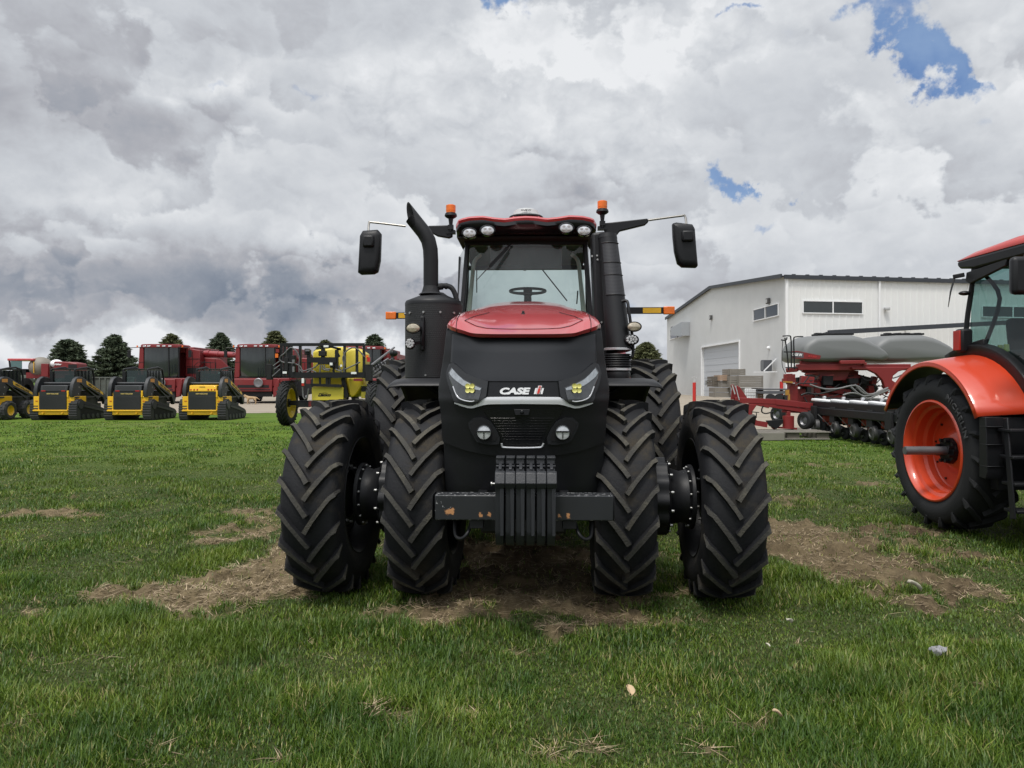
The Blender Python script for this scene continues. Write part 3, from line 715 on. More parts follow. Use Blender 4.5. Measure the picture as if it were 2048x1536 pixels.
m=MB(); p=T(1048,634,5.42); m.box((p.x,p.y+.02,p.z+.012),(.035,.03,.035)); m.box((p.x,p.y+.03,p.z+.035),(.02,.02,.03)); m.build('hood_latch',BLKT,TR,bevel=.006)

# front ballast: beam and six suitcase weights
m,nt,b=new_mat('chipped_black_beam'); tc=nt.new('ShaderNodeTexCoord'); ob=tc.outputs['Object']
n=nt.noise(ob,6,5); base=nt.mix(n,(.012,.013,.015),(.020,.022,.025))
wob=nt.vmath('ADD',ob,nt.vmath('SCALE',nt.vmath('SUBTRACT',nt.noise(ob,22,5,.65,0,True),(.5,.5,.5)),.07))
spot=None
for (px,py,rx,rz) in ((903,1025,.035,.018),(908,1019,.02,.012),(965,1030,.012,.016),(983,1031,.009,.016),(1122,1031,.008,.016),(1139,1030,.010,.018)):
    p=T(px,py,4.55); v=nt.vmath('MULTIPLY',nt.vmath('SUBTRACT',wob,tuple(p)),(1/rx,.0,1/rz)); l=nt.vmath('LENGTH',v); l=nt.mapr(l,.7,1.1,1,0)
    spot=l if spot is None else nt.math('MAXIMUM',spot,l)
rust=nt.mix(nt.noise(ob,90,4,.7),(.32,.10,.025),(.55,.33,.16)); c=nt.mix(spot,base,rust)
bx,by,bz=nt.sep(ob)
chip=nt.mapr(nt.noise(ob,75,2,.5),.67,.71)*nt.mapr(bx+nt.noise(ob,9,3)*.3,-.42,-.20,1,0)*nt.mapr(nt.noise(ob,11,3,.5),.45,.55)
edge=nt.mapr(nt.math('ABSOLUTE',bz-.873),.075,.079)*nt.mapr(nt.noise(ob,40,4,.7),.57,.62)
c=nt.mix(nt.math('MAXIMUM',chip,edge*.8),c,(.50,.50,.50)); nt.put(b.inputs['Base Color'],c); b.inputs['Roughness'].default_value=.42
BEAM=m
m=MB(); p0=T(873,1041,4.55); p1=T(1231,991,4.55); m.bb(p0.x,p1.x,p0.y,p0.y+.14,p0.z,p1.z); m.build('weight_beam',BEAM,TR,bevel=.006)
for s in (-1,1):
    m=MB(); m.bb(s*.30,s*.582,p0.y+.141,p0.y+.16,.80,.94); m.prism([(p0.y-.003,.955),(p0.y+.17,.955),(p0.y+.17,.79),(p0.y-.003,.79)],'x',s*.579,s*.585)
    m.bb(s*.30-.045,s*.30+.045,p0.y+.02,p0.y+.10,.735,.792); m.tube([(s*.34,p0.y+.1,.76),(s*.36,p0.y+.04,.70),(s*.40,p0.y+.04,.665),(s*.44,p0.y+.07,.68),(s*.45,p0.y+.12,.76)],.013,8,sm=3)
    m.bb(s*.28-.03,s*.28+.03,p0.y+.141,p0.y+.65,.80,.93); m.build('beam_bracket',BLKM,TR,bevel=.004)
WT=mat('cast_weight',(.016,.0175,.021),.50,0,.2,4,.25,120,dirt=.1,dcol=(.06,.055,.045))
prof=[(-1.16,1.205),(-1.235,1.205),(-1.24,1.165),(-1.225,1.150),(-1.27,1.135),(-1.325,1.122),(-1.352,1.060),(-1.335,1.030),(-1.325,.98),(-1.322,.76),(-1.31,.72),(-1.27,.665),(-1.22,.648),(-.98,.648),(-.98,.80),(-1.14,.80),(-1.14,.96),(-.98,.96),(-.98,1.08),(-1.10,1.15),(-1.15,1.155)]
for i in range(6):
    cx=(i-2.5)*.0640+.020; m=MB()
    m.prism(prof,'x',cx-.0285,cx+.0215)
    m.prism([(-1.337,1.055),(-1.351,1.058),(-1.327,1.120),(-1.29,1.128)],'x',cx-.031,cx+.031) if 0 else m.prism([(-1.30,1.130),(-1.328,1.118),(-1.355,1.058),(-1.338,1.025),(-1.28,1.02)],'x',cx-.0305,cx+.0305)
    m.bb(cx+.000,cx+.024,-1.334,-1.30,.73,1.03); m.prism([(-1.16,1.20),(-1.30,1.145),(-1.30,1.10),(-1.16,1.10)],'x',cx-.010,cx+.010)
    m.bb(cx-.028,cx+.026,-1.245,-1.15,1.196,1.210); m.bb(cx-.028,cx+.026,-1.262,-1.15,1.146,1.158)
    m.build('suitcase_weight',WT,TR,bevel=.0035)
m=MB(); m.cyl((-.195,-1.24,1.04),(-.155,-1.24,1.04),.006); m.cyl((-.200,-1.24,1.04),(-.193,-1.24,1.04),.013); m.build('weight_pin',CHR,TR)

# chassis, axle, belly
m=MB(); m.bb(-.30,.30,-.75,.35,.62,.95); m.bb(-.36,.36,.35,3.6,.50,1.25); m.bb(-.46,.46,.3,3.2,1.25,1.95); m.cyl((-.62,0,.77),(.62,0,.77),.14,n=24); m.bb(-.2,.2,-.3,.3,.45,.75); m.bb(-.85,.85,2.75,3.3,.62,1.15)
m.cyl((-1.2,3.05,.98),(1.2,3.05,.98),.16,n=24); m.build('chassis',BLKM,TR,bevel=.02)
for s in (-1,1): m=MB(); m.bb(s*.95,s*.50,1.05,2.5,.62,1.45); m.build('fuel_tank',BLKT,TR,bevel=.06)
for s in (-1,1):
    m=MB(); m.cyl((s*.25,-.12,.62),(s*.56,-.12,.70),.035); m.tube([(s*.2,-.5,.9),(s*.3,-.35,.8),(s*.34,-.1,.85),(s*.25,.3,1.0)],.014,8,sm=3); m.build('steering_ram',BLKM,TR)

# wheels (each wheel: tyre, rim with bolts, hub extension)
def ring_bolts(mb,cx,cy,cz,rad,n,br,x0,x1,ph=0):
    for i in range(n):
        a=2*math.pi*(i+ph)/n; p=(cy+math.cos(a)*rad,cz+math.sin(a)*rad); mb.cyl((x0,*p),(x1,*p),br,n=6)
def wheel(name,cx,cy,Rt,w,rr,n,yaw,side,inner,par,rimmat,lug=.045,lugw=.040,dish=0,ang=.34,phase=0,flip=1):
    wobj=empty(name,(cx,cy,Rt),yaw); wobj.parent=par
    lug_tyre(Rt,w,rr,n,lug,lugw,parent=wobj,cx=0,cz=0,phase=phase,ang=ang,flip=flip)
    m=MB(); hw=w/2*.90
    m.lathe([(-hw,rr+.025),(-hw-.012,rr+.015),(-hw,rr-.002),(-hw+.05,rr-.03),(-.04,rr-.075),(.04,rr-.075),(hw-.05,rr-.03),(hw,rr-.002),(hw+.012,rr+.015),(hw,rr+.025)],(0,0,0),'x',64)
    d=dish
    m.lathe([(d,rr-.073),(d-.01*side,rr-.10),(d-.035*side,.27),(d-.02*side,.25),(d,.10),(d,.001)],(0,0,0),'x',64)
    m.lathe([(d+.012,rr-.073),(d+.012-.01*side,rr-.10),(d+.012-.035*side,.27),(d+.012,.25),(d+.012,.001)],(0,0,0),'x',64)
    rim=m.build('rim',rimmat,wobj,ang=40)
    return wobj,rim
ST=R(-2.6)
wc={}
for s in (-1,1):
    for inn in (1,0):
        cx=s*(.76 if inn else 1.52)
        # steered about each kingpin
        kx=s*.55; dx=cx-kx; px_=kx+dx*math.cos(ST); py_=dx*math.sin(ST)
        wobj,rim=wheel('front_wheel',px_,py_,0.772,.425,.445,20,ST,s,inn,TR,BLKM,dish=(s*.10 if inn else -s*.05),phase=rng.random())
        tag(wobj,label=None)
        m=MB()
        if inn:
            # planetary hub, lobed and bolted, and the spool out to the outer wheel
            x0,x1=s*.235,s*.355
            prof=[]
            for i in range(72):
                a=2*math.pi*i/72; prof.append((math.cos(a)*(.298+.012*math.cos(12*a)),math.sin(a)*(.298+.012*math.cos(12*a))))
            m.prism(prof,'x',x0,x1); m.lathe([(s*.10,.22),(s*.235,.24)],(0,0,0),'x',48); m.lathe([(s*.355,.305),(s*.368,.29),(s*.37,.245),(s*.40,.220),(s*.47,.200),(s*.52,.215),(s*.535,.25),(s*.565,.253),(s*.57,.20)],(0,0,0),'x',48)
            m.m=1; ring_bolts(m,0,0,0,.272,12,.013,x1,s*.392,.5); ring_bolts(m,0,0,0,.232,14,.010,s*.515,s*.535,.5)
            hb=m.build('hub_extension',[BLKM,CHR],wobj,bevel=.004)
            m=MB()
            for i in range(12):
                a=2*math.pi*i/12; m.lathe([(s*.307,.028),(s*.280,.024),(s*.280,.001)],(0,math.cos(a)*.262*1.0,math.sin(a)*.262),'x',12)
        else:
            m.lathe([(-s*.075,.25),(-s*.10,.245),(-s*.10,.19)],(0,0,0),'x',32); m.m=1; ring_bolts(m,0,0,0,.225,12,.011,-s*.12,-s*.095); fl_=m.build('wheel_flange',[BLKM,CHR],wobj)
for s in (-1,1):
    wobj,rim=wheel('rear_wheel',s*1.475,3.05,.985,.50,.60,20,0,s,1,TR,BLKM,lug=.055,lugw=.055,dish=s*.05,ang=.30,phase=rng.random())

# front fenders
for s in (-1,1):
    m=MB(); rows=[]
    for k in range(15):
        a=R(70+k*6.2); rd=.93
        rows.append([Vector((s*x,-math.cos(a)*rd+ .05,.775+math.sin(a)*rd-dz)) for x,dz in ((.50,.30),(.505,.01),(.60,0),(.95,0),(1.03,.008),(1.06,.03))])
    m.grid(rows); m.build('front_fender',BLKM,TR,solid=.012,ang=60)
    m=MB(); m.tube([(s*.5,.1,1.3),(s*.62,.05,1.55),(s*.8,0,1.66)],.022,8); m.bb(s*.49,s*.52,-.45,.6,1.15,1.62); m.build('fender_bracket',BLKM,TR)
# rear fenders (red, seen behind the intake)
for s in (-1,1):
    m=MB(); rows=[]
    for k in range(14):
        a=R(30+k*10); rd=1.14
        rows.append([Vector((s*x,3.05-math.cos(a)*rd,.99+math.sin(a)*rd)) for x in (.86,.90,1.05,1.15)])
    m.grid(rows); m.build('rear_fender',RED,TR,solid=.015,ang=60)

# cab
CYF=7.72-TY                    # windscreen plane
def Cb(px,py,dy=0): return T(px,py,7.72+dy)
lt_,rt_=Cb(930,484,.10),Cb(1170,484,.10)
m=MB()
for s in (-1,1):
    top=Vector((s*.645,CYF+.10,3.20)); bot=Vector((s*.725,CYF-.05,2.0)); bot2=Vector((s*.71,CYF,1.3))
    m.bar(top,bot,.05,.07); m.bar(bot,bot2,.05,.07)
    m.bar((s*.79,CYF+1.6,3.2),(s*.83,CYF+1.75,1.5),.06,.06); m.bar((s*.80,CYF+.85,3.2),(s*.85,CYF+.85,1.5),.04,.05)
    m.bar((s*.645,CYF+.10,3.20),(s*.79,CYF+1.6,3.20),.06,.06)
m.bar((-.68,CYF+.10,3.215),(.68,CYF+.10,3.215),.08,.07); m.bar((-.78,CYF+1.6,3.18),(.78,CYF+1.6,3.18),.06,.06)
m.bb(-.75,.75,CYF-.02,CYF+1.8,1.25,1.34)
m.build('cab_frame',BLKM,TR,bevel=.012)
m=MB()
rows=[]
for j in range(7):
    t=j/6; z=3.185-t*1.75; hwid=.62+.06*t; rows.append([Vector((x*hwid,CYF+.075-.12*t-.06*(1-x*x),z)) for x in np.linspace(-1,1,13)])
m.grid(rows); m.build('windscreen',GLS,TR)
GLS2=glass('side_glass',(.86,.93,.91),.01,.04,(.12,.14,.14))
m=MB(); m.grid([[(-.77,CYF+1.62,3.17),(.77,CYF+1.62,3.17)],[(-.80,CYF+1.74,2.0),(.80,CYF+1.74,2.0)]]); m.build('rear_window',GLS2,TR); m=MB()
for s in (-1,1): 
    m.grid([[(s*.68,CYF+.14,3.18),(s*.82,CYF+.85,3.18),(s*.80,CYF+1.58,3.18)],[(s*.755,CYF,1.5),(s*.875,CYF+.85,1.5),(s*.84,CYF+1.7,1.5)]]); m.build('side_window',GLS2,TR); m=MB()
# grey-green inner trim of the pillars, seat, wheel, sun shade
TRIM=mat('cab_trim',(.42,.46,.40),.7); SEAT=mat('seat_fabric',(.05,.052,.056),.85)
for s in (-1,1):
    m=MB(); m.tube([(s*.50,CYF+.18,3.10),(s*.575,CYF+.17,3.02),(s*.600,CYF+.14,2.8),(s*.635,CYF+.08,2.4),(s*.665,CYF+.02,2.0)],[.02,.022,.022,.028,.035],8,sm=3); m.build('pillar_trim',TRIM,TR)
m=MB(); m.bb(-.24,.24,CYF+1.0,CYF+1.45,1.75,1.90); m.box((0,CYF+1.42,2.12),(.46,.13,.55),(R(-10),0,0)); m.box((.0,CYF+1.50,2.48),(.26,.09,.16)); m.bb(.32,.44,CYF+.8,CYF+1.35,2.05,2.14); m.build('driver_seat',SEAT,TR,bevel=.04,seg=3)
sw=Cb(1053,582,.35); m=MB(); 
M0=Matrix.Translation(sw)@Matrix.Rotation(R(16),4,'X')
ringp=[M0@Vector((.20*math.cos(a),.20*math.sin(a),0)) for a in [2*math.pi*i/32 for i in range(32)]]
m.tube(ringp,.016,8,closed=True)
for a in (R(90),R(215),R(325)): m.bar(M0@Vector((0,0,-.02)),M0@Vector((.19*math.cos(a),.19*math.sin(a),0)),.035,.012)
m.cyl(M0@Vector((0,0,-.05)),M0@Vector((0,0,.015)),.05); m.cyl(M0@Vector((0,0,-.03)),(sw.x,sw.y-.12,1.6),.04,.09); m.build('steering_wheel',BLKM,TR)
m=MB(); m.bb(.42,.50,CYF+.45,CYF+.52,2.35,2.52); m.tube([(.30,CYF+.3,2.1),(.32,CYF+.25,2.45)],.012,6); m.box((-.42,CYF+.45,2.36),(.14,.05,.20),(0,.3,.2)); m.tube([(-.30,CYF+.35,2.2),(-.29,CYF+.3,2.50),(-.25,CYF+.28,2.52)],.02,6); m.build('cab_controls',SEAT,TR,bevel=.01)
a=Cb(978,502,.14); b_=Cb(1122,537,.14); m=MB(); m.bb(a.x,b_.x,CYF+.17,CYF+.172,b_.z,a.z+.06); m.bb(-.03,-.0,CYF+.165,CYF+.18,b_.z-.02,b_.z); m.build('sun_blind',SHADE,TR)
m=MB(); w0,w1=Cb(1021,487,-.02),Cb(951,563,-.10); mid=w0.lerp(w1,.55); m.tube([w0+Vector((0,-.02,0)),mid+Vector((0,-.06,0)),w1+Vector((0,-.07,0))],[.012,.008,.004],6); m.bar(w0.lerp(w1,.12)+Vector((0,-.05,-.01)),w0.lerp(w1,.62)+Vector((0,-.09,-.01)),.012,.035); m.build('wiper',BLKM,TR)
m=MB(); m.tube([Cb(1082,540,.9),Cb(1131,602,.9)],.008,6); m.tube([Cb(951,540,.2),Cb(951,585,.2)],.006,6); m.tube([Cb(1153,582,.2),Cb(1151,608,.2)],.008,6); m.build('cab_cable',DARK,TR)
# roof: red cap over a black visor with four work lamps
def roofz(x):
    ax=abs(x); return interp(ax,[0,.10,.22,.34,.46,.60,.70,.755],[3.425,3.420,3.404,3.418,3.440,3.438,3.420,3.385])
xs=np.linspace(-.755,.755,41)
m=MB(); rows=[]
for (dy,dz,k) in ((-.02,-.055,1.0),(-.035,-.025,1.0),(-.02,-.006,1.0),(.05,.008,1.0),(.30,.018,.99),(.9,.02,.98),(1.5,.0,.96),(1.85,-.03,.93),(1.9,-.12,.92)):
    rows.append([Vector((x*k,CYF-.16+dy-.10*(1-(x/.755)**2)*(1 if dy<.2 else 0)+(0.10 if abs(x)>.74 and dy<.1 else 0),roofz(x)+dz)) for x in xs])
m.grid(rows); m.build('roof',RED,TR,ang=60)
m=MB(); rows=[]
for (dy,zz_) in ((-.028,None),(-.035,-.09),(0.0,3.30),(.03,3.265),(.12,3.25),(.40,3.25)):
    rows.append([Vector((x*.995,CYF-.16+dy-.10*(1-(x/.755)**2)*(1 if dy<.2 else 0)+(.10 if abs(x)>.74 and dy<.1 else 0),(roofz(x)-.052 if zz_ is None else roofz(x)+zz_ if zz_<0 else zz_))) for x in xs])
m.grid(rows); m.build('roof_visor',BLKG,TR,ang=60)
m=MB(); m.bb(-.74,.74,CYF-.12,CYF+1.7,3.225,3.24); m.build('headliner',DARK,TR)
m=MB()
for s in (-1,1): m.lathe([(0,.05),(.03,.048)],(s*.62,CYF-.1,3.25),'y',8)
for (px,py) in ((936,463),(973,459.5),(1131,455.5),(1167,459.5)):
    c=T(px,py,7.72-.30); c.y=CYF-.20-.10*(1-(c.x/.755)**2)
    m=MB(); m.M=Matrix.Translation(c)@Matrix.Diagonal((1.15,1,.80,1)); m.lathe([(.04,.072),(-.012,.072),(-.02,.062),(-.010,.058)],(0,0,0),'y',28); lp=m.build('work_lamp',BLKG,TR)
    m=MB(); m.M=Matrix.Translation(c)@Matrix.Diagonal((1.15,1,.80,1)); m.lathe([(-.010,.060),(-.016,.04),(-.018,.001)],(0,0,0),'y',28)
    m.build('lens',LENS,lp)
    m=MB(); m.M=Matrix.Translation(c)@Matrix.Diagonal((1.15,1,.80,1))
    for (x_,z_) in ((-.022,.02),(.022,.02),(-.022,-.02),(.022,-.02)): m.lathe([(-.020,.002),(-.019,.014),(-.012,.017)],(x_,0,z_),'y',10)
    m.build('led',GREYL,lp)
# receiver dome
m=MB(); m.M=Matrix.Translation(Vector((.0,CYF+.05,3.425))); m.prism([(-.19,0),(.19,0),(.13,.055),(-.13,.055)],'y',-.12,.25); m.build('receiver_base',RED,TR,bevel=.02)
m=MB(); m.M=Matrix.Translation(Vector((.0,CYF+.05,3.475)))@Matrix.Diagonal((1.1,1,1,1)); m.lathe([(0,.155),(.018,.155),(.022,.14),(.075,.115),(.092,.08),(.096,.001)],(0,0,0),'z',32); dm=m.build('receiver_dome',GREYL,TR)
m=MB(); m.M=Matrix.Translation(Vector((.0,CYF+.05,3.47)))@Matrix.Diagonal((1.1,1,1,1)); m.lathe([(0,.17),(.014,.168),(.016,.15)],(0,0,0),'z',32); m.build('dome_gasket',BLKM,dm)
text('CASE IH',.11,.022,BLKG,'lettering',dm,(0.0,CYF-.098,3.526),(R(58),0,0),bold=.04,shear=.2,thick=.003)
# beacons
for (px,pt,pb) in ((899,408,465),(1202,402,458)):
    c=T(px,425 if px<1000 else 419,7.85); m=MB(); m.lathe([(.0,.050),(-.01,.064),(-.035,.070),(-.05,.055),(-.065,.028),(-.13,.020),(-.20,.022)],c,'z',24); m.box((c.x,c.y,c.z-.16),(.06,.05,.05)); m.box((c.x,c.y+.02,c.z-.21),(.10,.06,.04)); bc=m.build('beacon',BLKM,TR)
    m=MB(); m.lathe([(0,.052),(.01,.053),(.075,.050),(.088,.040),(.092,.001)],c,'z',24)
    for k in range(4): m.lathe([(.018+k*.016,.0535),(.026+k*.016,.055),(.034+k*.016,.0535)],c,'z',24)
    m.build('amber_dome',AMB,bc)
# mirrors
def mirror_(sg,body,rod,arm):
    m=MB(); m.prism([(T(x,y,7.85).x,T(x,y,7.85).z) for x,y in arm],'y',T(0,0,7.85).y,T(0,0,7.85).y+.06); ar=m.build('mirror_arm',BLKM,TR,bevel=.01)
    m=MB(); m.tube([T(x,y,Y) for x,y,Y in rod],.0125,8,sm=5); m.build('arm_tube',mat('brushed_tube',(.30,.29,.27),.4,.7),ar)
    pts=[(T(x,y,7.80).x,T(x,y,7.80).z) for x,y in body]; y=T(0,0,7.80).y
    cx=sum(p[0] for p in pts)/len(pts); cz=sum(p[1] for p in pts)/len(pts)
    m=MB(); rows=[]
    for k,(yy,s_) in enumerate(((y-.055,.62),(y-.050,.80),(y-.035,.93),(y-.01,1),(y+.04,1),(y+.05,.95))):
        rows.append([Vector((cx+(p[0]-cx)*s_,yy,cz+(p[1]-cz)*(s_ if s_>.9 else s_+.06))) for p in pts])
    m.grid(rows,closed=True); m.add(rows[0],[tuple(range(len(pts)))]); m.add(rows[-1],[tuple(range(len(pts)))]); mi=m.build('mirror',BLKM,TR,bevel=.006,ang=50)
    return mi
mi=mirror_(-1,[(716,470),(722,460),(752,458),(759,466),(757,520),(752,543),(744,547),(718,548),(712,544)],[(808,451,7.85),(742,443,7.85),(734,445,7.85),(733,471,7.80)],[(853,450),(902,449),(902,472),(895,475),(872,471),(856,462)])
m=MB(); c=T(733,481,7.74); m.box((c.x,c.y,c.z),(.125,.06,.13)); m.build('mirror_clamp',BLKM,mi,bevel=.02)
mi=mirror_(1,[(1341,449),(1348,447),(1380,451),(1385,460),(1388,500),(1391,533),(1388,537),(1360,536),(1351,529),(1345,505),(1342,475)],[(1293,442,7.85),(1355,434,7.85),(1366,435,7.85),(1369,460,7.80)],[(1205,447),(1292,438),(1294,445),(1287,451),(1237,463),(1232,470),(1207,471)])
m=MB(); c=T(1371,474,7.74); m.box((c.x,c.y,c.z),(.13,.06,.12)); m.build('mirror_clamp',BLKM,mi,bevel=.02)
# aftertreatment canister and stack
def Ex(px,py,Y=6.95): return T(px,py,Y)
cL,cR=Ex(807,0).x,Ex(922,0).x; ccx=(cL+cR)/2; cr=(cR-cL)/2; ccy=6.95-TY+.05
PERF,nt,b=new_mat('perforated_black'); tc=nt.new('ShaderNodeTexCoord'); ob=tc.outputs['Object']
x_,y_,z_=nt.sep(ob); an=nt.math('ARCTAN2',x_-ccx,y_-ccy)
u_=an*(.28*55); v_=z_*55
st=nt.math('MODULO',nt.math('FLOOR',v_+1000),2)*.5
fx=nt.math('FRACT',u_+st+1000)-.5; fz=nt.math('FRACT',v_+1000)-.5; dd_=nt.math('SQRT',fx*fx+fz*fz); hole=nt.mapr(dd_,.20,.30,1,0)*nt.mapr(z_,1.70,1.74)*nt.mapr(z_,2.42,2.44,1,0)
nt.put(b.inputs['Base Color'],nt.mix(hole,(.013,.0135,.015),(.003,.003,.003))); b.inputs['Roughness'].default_value=.55
bp=nt.new('ShaderNodeBump'); bp.inputs['Strength'].default_value=.6; bp.inputs['Distance'].default_value=.004; nt.put(bp.inputs['Height'],1-hole); nt.l.new(bp.outputs[0],b.inputs['Normal'])
m=MB(); m.M=Matrix.Translation(Vector((ccx,ccy,0)))@Matrix.Diagonal((1,1.0,1,1)); m.lathe([(1.55,cr*.98),(1.72,cr*.98),(1.725,cr),(2.43,cr),(2.435,cr*.985)],(0,0,0),'z',64); cn=m.build('exhaust_canister',PERF,TR,ang=40)
m=MB(); m.M=Matrix.Translation(Vector((ccx,ccy,0))); m.lathe([(2.43,cr*1.005),(2.455,cr*1.005),(2.475,cr*.97),(2.53,cr*.5),(2.56,.10),(2.56,.001)],(0,0,0),'z',64); m.build('canister_lid',BLKM,cn,ang=50)
for a in (200,225,258,290,320,340): m=MB(); m.cyl((ccx+math.cos(R(a))*cr*.99,ccy+math.sin(R(a))*cr*.99,2.345),(ccx+math.cos(R(a))*(cr+.012),ccy+math.sin(R(a))*(cr+.012),2.345),.011,n=8); m.build('bolt',CHR,cn)
for a in (262,300): m=MB(); m.cyl((ccx+math.cos(R(a))*cr*.99,ccy+math.sin(R(a))*cr*.99,1.745),(ccx+math.cos(R(a))*(cr+.012),ccy+math.sin(R(a))*(cr+.012),1.745),.009,n=8); m.build('bolt',CHR,cn)
m=MB(); m.bb(ccx-.09,ccx-.05,ccy-cr-.03,ccy-cr+.06,1.98,2.30); m.build('lamp_mount',BLKM,cn,bevel=.008)
# stack pipe with slanted mouth
P=[Ex(860,592),Ex(860,560),Ex(860,520),Ex(859,498),Ex(855,480),Ex(846,464),Ex(834,449),Ex(822,434)]
rad=.073; m=MB(); rings=[]; prev=Vector((1,0,0))
for i,p in enumerate(P):
    d=(P[min(i+1,len(P)-1)]-P[max(i-1,0)]).normalized(); rt=(Vector((0,1,0))).cross(d).normalized(); u=d.cross(rt)
    rings.append([p+(rt*math.cos(t)+u*math.sin(t))*rad for t in [2*math.pi*k/28 for k in range(28)]])
d=(P[-1]-P[-2]).normalized(); rt=Vector((0,1,0)).cross(d).normalized(); u=d.cross(rt)
last=[]
for k in range(28):
    t=2*math.pi*k/28; e_=(rt*math.cos(t)+u*math.sin(t)); q=P[-1]+e_*rad
    nu=Vector((.75,0,.66))                       # the upper side is the longest, the front is cut back
    last.append(q+d*(.02+.11*e_.dot(nu)+.085*e_.y))
rings.append(last)
m.grid(rings,closed=True); inner=[[p+(P[-1]-p)*.10 for p in last],[p-d*.12+(P[-1]-p)*.10 for p in last]]
m.grid([last,inner[0]],closed=True); m.m=1; m.grid(inner,closed=True); m.add(inner[1],[tuple(range(28))]); m.build('exhaust_stack',[BLKM,DARK],TR,ang=60,fix=True)
m=MB(); m.lathe([(2.54,.12),(2.56,.09),(2.60,.078),(2.62,.074)],(Ex(860,0).x,P[0].y,0),'z',28); m.tube([Ex(874,573),Ex(886,571),Ex(900,574),Ex(908,586),Ex(913,604)],[.02,.026,.026,.026,.026],10,sm=4); m.cyl(Ex(876,573),Ex(884,572),.033); m.cyl(Ex(889,571.5),Ex(893,572),.031); m.build('exhaust_fitting',BLKT,TR)
# side lamps on the canister
def oval_lamp(px,py,Y,rx,rz,par,leds=False,yaw=0):
    c=T(px,py,Y); k=Matrix.Translation(c)@Matrix.Rotation(yaw,4,'Z')@Matrix.Diagonal((rx,1,rz,1))
    m=MB(); m.M=k; m.lathe([(.075,.5),(.05,.9),(.01,1.05),(-.012,1.06),(-.016,.98),(-.008,.9)],(0,0,0),'y',28); lp=m.build('side_lamp',BLKM,par)
    m=MB(); m.M=k; m.lathe([(-.008,.95),(-.022,.7),(-.028,.001)],(0,0,0),'y',28); m.build('lens',mat('warm_lens',(.45,.40,.30),.15,.3,.35,30,coat=1) if not leds else LENSD,lp)
    if leds:
        m=MB()
        for i in range(12):
            a=2*math.pi*i/9; rr=.62 if i<9 else .22; a=a if i<9 else 2*math.pi*i/3
            m.lathe([(-.036,.001),(-.034,.011),(-.02,.015)],c+Vector((math.cos(a)*rr*rx,0,math.sin(a)*rr*rz)),'y',8)
        m.build('led',GREYL,lp)
    return lp
oval_lamp(825,656,6.60,.068,.048,TR); oval_lamp(819,687,6.60,.045,.052,TR,True,R(20))
m=MB(); m.tube([T(842,632,6.72),T(844,660,6.66),T(842,690,6.68)],.012,6); m.bar(T(830,656,6.65),T(845,656,6.70),.02,.03); m.bar(T(825,687,6.65),T(845,684,6.70),.02,.03); m.build('lamp_bracket',BLKM,TR)
oval_lamp(1266,654,6.95,.070,.048,TR); oval_lamp(1261,680,6.95,.068,.050,TR,True)
m=MB(); m.tube([T(1240,604,7.05),T(1252,603,7.03),T(1256,625,7.0),T(1262,670,7.0),T(1264,708,7.0),T(1258,715,7.0),T(1246,715,7.05)],.016,8,sm=3); m.build('lamp_bracket',BLKM,TR)
# intake snorkel on the right
m=MB(); c0,c1=T(1213,476,7.25),T(1236,702,7.05)
m.cyl(c0,c1,.095,.128,n=32); m.cyl(c0+Vector((0,0,-.01)),c0+Vector((0,0,.035)),.10,.09,n=32)
m.build('intake_pipe',BLKM,TR,ang=50)
m=MB(); a0=c0.lerp(c1,.06); a1=c0.lerp(c1,.52)
rows=[]
for j in range(2):
    p=(a0,a1)[j]; r=.100 if j==0 else .117
    rows.append([p+Vector((math.sin(t)*r*1.0,-math.cos(t)*r,0)) for t in np.linspace(-.75,1.25,14)])
MESH,nt,b=new_mat('intake_mesh'); tc=nt.new('ShaderNodeTexCoord'); x_,y_,z_=nt.sep(tc.outputs['Object'])
g1=nt.math('FRACT',z_*70+100); nt.put(b.inputs['Base Color'],nt.mix(nt.mapr(g1,.4,.6),(.010,.010,.012),(.035,.036,.040))); b.inputs['Roughness'].default_value=.4
m.grid(rows); ms=m.build('intake_screen',MESH,TR)
m=MB()
for t in (0,.38,.62,1):
    p=a0.lerp(a1,t); r=.103+.014*t; m.tube([p+Vector((math.sin(q)*r,-math.cos(q)*r,0)) for q in np.linspace(-.8,1.3,14)],.006,5)
m.build('screen_band',BLKM,ms)
m=MB()
m.prism([(T(1180,0,7.3).x,3.20),(T(1208,0,7.3).x,3.22),(T(1226,0,7.3).x,2.0),(T(1222,0,7.3).x,1.6),(T(1192,0,7.3).x,1.6)],'y',7.24-TY,7.50-TY)
m.build('intake_panel',BLKM,TR,bevel=.03,seg=3)
m=MB()
for (px,py) in ((1182,513),(1192,512),(1193,520),(1201,645),(1209,644)): p=T(px,py,7.24); m.cyl(p+Vector((0,.01,0)),p+Vector((0,-.012,0)),.010,n=8)
m.build('panel_bolt',CHR,TR)
m=MB(); b0=T(1233,702,7.05); prof=[]
for i in range(8): z=b0.z-.03-i*.022; prof+=[(z,.128),(z-.008,.134),(z-.014,.116)]
prof+=[(b0.z-.22,.128),(b0.z-.26,.124),(b0.z-.45,.124)]
m.lathe(prof,(b0.x,b0.y,0),'z',32); bl=m.build('intake_bellows',BLKM,TR)
m=MB()
for z in (b0.z+.005,b0.z-.195): m.lathe([(z,.128),(z+.002,.134),(z+.022,.134),(z+.024,.128)],(b0.x,b0.y,0),'z',32)
m.build('hose_clamp',SIL,bl)
